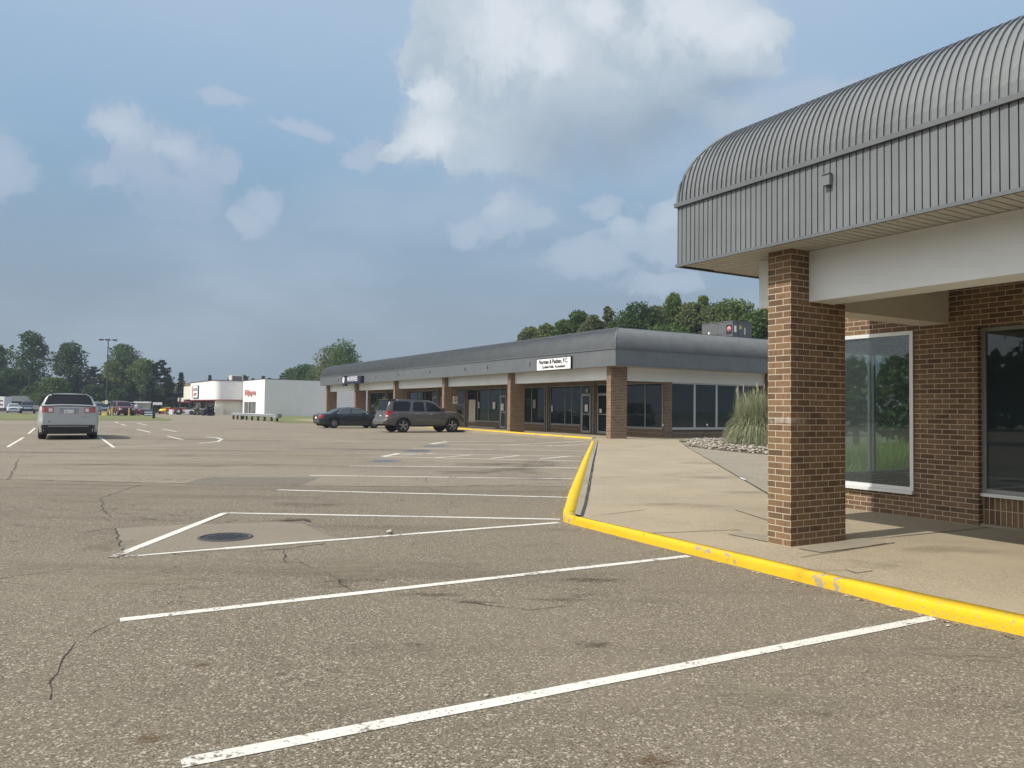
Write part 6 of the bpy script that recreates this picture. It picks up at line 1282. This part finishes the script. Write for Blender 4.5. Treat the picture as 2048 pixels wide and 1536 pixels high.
# machines for sale in front of the store
def tractor(px, D_, hd_, c, label, k=.85, rops=True):
    p = AT(px, 829, D_); e = empty('compact_tractor', (p.x, p.y, 0), hd_, sc_=k); tag(e, label, 'tractor', 'machines for sale beside the white store'); cm = mat('tractor_paint', c, .4)
    b = MB(); b.box(-.2, 1.5, -.35, .35, .7, 1.25); b.box(-.9, -.2, -.5, .5, .65, .95); b.tube([(-.8, -.62, .55), (-.55, -.62, 1.12), (-.2, -.62, .95)], .1, 6); b.tube([(-.8, .62, .55), (-.55, .62, 1.12), (-.2, .62, .95)], .1, 6); b.build('hood', cm, e)
    for x, r_, w_ in ((-.65, .62, .3), (1.15, .38, .2)):
        for sg in (1, -1):
            q = empty('wheel', (x, sg * .68, r_), 0, parent=e); b = MB(); b.lathe([(r_ * .5, -w_ / 2), (r_ * .95, -w_ / 2), (r_, 0), (r_ * .95, w_ / 2), (r_ * .5, w_ / 2)], 18); b.build('tyre', M['tyre'], q); b = MB(); b.lathe([(0, -w_ * .3), (r_ * .5, -w_ * .4), (r_ * .5, w_ * .4), (0, w_ * .3)], 14); b.build('rim', M['signwhite'], q)
    b = MB(); b.tube([(-.8, -.5, .9), (-.85, -.5, 2.15), (-.85, .5, 2.15), (-.8, .5, .9)], .05, 6); b.build('roll_bar', M['black'], e)
    b = MB(); b.box(-.55, -.15, -.22, .22, .95, 1.05); b.box(-.62, -.54, -.22, .22, .95, 1.4); b.build('seat', M['black'], e); b = MB(); b.tube([(.1, 0, 1.2), (-.12, 0, 1.45)], .03, 5); b.tube([(-.12, -.18, 1.45), (-.12, .18, 1.45)], .03, 5); b.build('steering_wheel', M['black'], e)
    b = MB(); b.tube([(.4, -.5, .9), (1.3, -.5, 1.0), (1.9, -.5, .4)], .05, 6); b.tube([(.4, .5, .9), (1.3, .5, 1.0), (1.9, .5, .4)], .05, 6); b.box(1.85, 2.3, -.75, .75, .12, .6); b.build('loader', cm, e)
tractor(350, 122, R(200), (.42, .03, .025), 'red compact tractor with bright red hood, left of the two by the store')
tractor(370, 124, R(185), (.32, .025, .02), 'darker red tractor with loader, right of the two by the store'); tractor(356, 134, R(20), (.3, .3, .28), 'grey machine standing behind the red tractors', .9)
p = AT(327, 829, 130); e = empty('mower', (p.x, p.y, 0), R(25)); tag(e, 'bright yellow mower left of the red tractors', 'mower', 'machines for sale beside the white store')
b = MB(); b.ball((0, 0, .55), (.75, .45, .38), 10); b.box(-.75, .5, -.45, .45, .25, .55); b.build('body', mat('mower_yellow', (.75, .55, .02), .4), e); b = MB(); b.box(-.5, 0, -.2, .2, .9, 1.05); b.box(-.55, -.45, -.2, .2, 1.0, 1.4); b.tube([(.2, 0, .8), (.05, 0, 1.25)], .03, 5); b.build('seat', M['black'], e)
for x in (-.6, .6):
    for sg in (1, -1): q = empty('wheel', (x, sg * .5, .25), 0, parent=e); b = MB(); b.lathe([(0, -.1), (.24, -.1), (.25, 0), (.24, .1), (0, .1)], 14); b.build('tyre', M['tyre'], q)
p = AT(333, 829, 133); b = MB(); b.tube([(-.6, 0, 0), (-.6, 0, 1.1), (.6, 0, 1.1), (.6, 0, 0)], .06, 6); b.tube([(-.6, 0, .6), (.6, 0, .6)], .05, 6); o = b.build('feed_rack', mat('rack_yellow', (.5, .42, .06), .5)); o.location = (p.x, p.y, 0); tag(o, 'yellow tube rack behind the mower', 'rack')
p = AT(342.5, 829, 120); b = MB(); b.box(-.28, .28, -.25, .25, .05, .75); b.box(-.3, .3, -.27, .27, .75, .82); b.box(-.26, -.2, -.2, .2, 0, .05); b.box(.2, .26, -.2, .2, 0, .05); o = b.build('white_chest', M['white_paint']); o.location = (p.x, p.y, 0); tag(o, 'small white chest in front of the red tractor', 'chest')
p = AT(388, 829, 124); e = empty('utility_trailer', (p.x, p.y, 0), R(10)); tag(e, 'white flat trailer with raised ramp left of the quad bikes', 'trailer', 'machines for sale beside the white store')
b = MB(); b.box(-1.6, 1.2, -.8, .8, .45, .55); b.box(-1.6, 1.2, -.85, -.8, .45, .8); b.face([(1.2, -.8, .5), (2.0, -.8, 1.2), (2.0, .8, 1.2), (1.2, .8, .5)]); b.face([(-1.6, -.82, .1), (-.2, -.82, .1), (-.1, -.82, .7), (-1.0, -.82, .5)]); b.build('deck', M['white_paint'], e)
b = MB(); b.lathe([(0, -.1), (.32, -.1), (.34, 0), (.32, .1), (0, .1)], 16, 'y', (-.2, -.95, .34)); b.lathe([(0, -.1), (.32, -.1), (.34, 0), (.32, .1), (0, .1)], 16, 'y', (-.2, .95, .34)); b.build('wheel', M['tyre'], e)
for i, (px, D_, hd_, lab, c) in enumerate([(398, 119, 200, 'black quad bike nearest the trailer', (.02, .02, .022)), (407, 117, 160, 'olive brown quad bike between two black ones', (.09, .07, .03)), (416, 115, 190, 'black quad bike with dark blue fairing', (.015, .02, .05)), (382, 126, 10, 'black quad bike behind the flat trailer', (.02, .02, .02))]):
    p = AT(px, 829, D_); e = empty('quad_bike', (p.x, p.y, 0), R(hd_)); tag(e, lab, 'quad bike', 'quad bikes outside the white store'); cm = mat('quad_paint', c, .35)
    b = MB(); b.ball((.35, 0, .85), (.5, .35, .25), 8); b.box(-.7, .4, -.25, .25, .55, .85); b.ball((-.55, 0, .9), (.4, .45, .15), 8); b.build('body', cm, e); b = MB(); b.tube([(.3, -.4, 1.2), (.3, 0, 1.08), (.3, .4, 1.2)], .03, 5); b.tube([(.3, 0, .9), (.3, 0, 1.1)], .04, 5); b.build('handlebar', M['black'], e)
    for x in (-.6, .65):
        for sg in (1, -1): q = empty('wheel', (x, sg * .42, .32), 0, parent=e); b = MB(); b.lathe([(.12, -.13), (.3, -.13), (.32, 0), (.3, .13), (.12, .13)], 14); b.build('tyre', M['tyre'], q); b = MB(); b.lathe([(0, -.08), (.13, -.1), (.13, .1), (0, .08)], 10); b.build('rim', M['steel'], q)
p = AT(421, 829, 113); e = empty('tool_rack', (p.x, p.y, 0), R(20)); tag(e, 'dark loaded display rack under the canopy corner', 'rack'); b = MB(); b.box(-.5, .5, -.3, .3, .1, .2); b.box(-.5, .5, -.3, .3, .8, .86); b.box(-.5, .5, .25, .3, 0, 1.5); b.box(-.5, -.45, -.3, .3, 0, 1.5); b.box(.45, .5, -.3, .3, 0, 1.5); b.build('frame', M['black'], e)
b = MB(); rn = random.Random(4)
for i in range(14): x, z = rn.uniform(-.4, .4), rn.choice([.25, .9, 1.2]); b.ball((x, rn.uniform(-.2, .2), z + .12), rn.uniform(.1, .2), 7, k=4)
b.build('goods', M['plast'], e)
# ================================================================ air
hb = MB(); hb.box(-175, 75, -58, 235, -1.06, 26); hz = bpy.data.materials.new('haze'); hz.use_nodes = True; t = hz.node_tree; t.nodes.clear()
o_ = t.nodes.new('ShaderNodeOutputMaterial'); pv = t.nodes.new('ShaderNodeVolumePrincipled'); pv.inputs['Color'].default_value = (.75, .85, 1, 1); pv.inputs['Density'].default_value = .0004; t.links.new(pv.outputs[0], o_.inputs['Volume'])
tag(hb.build('haze', hz), 'thin summer haze over the lot', kind='stuff')
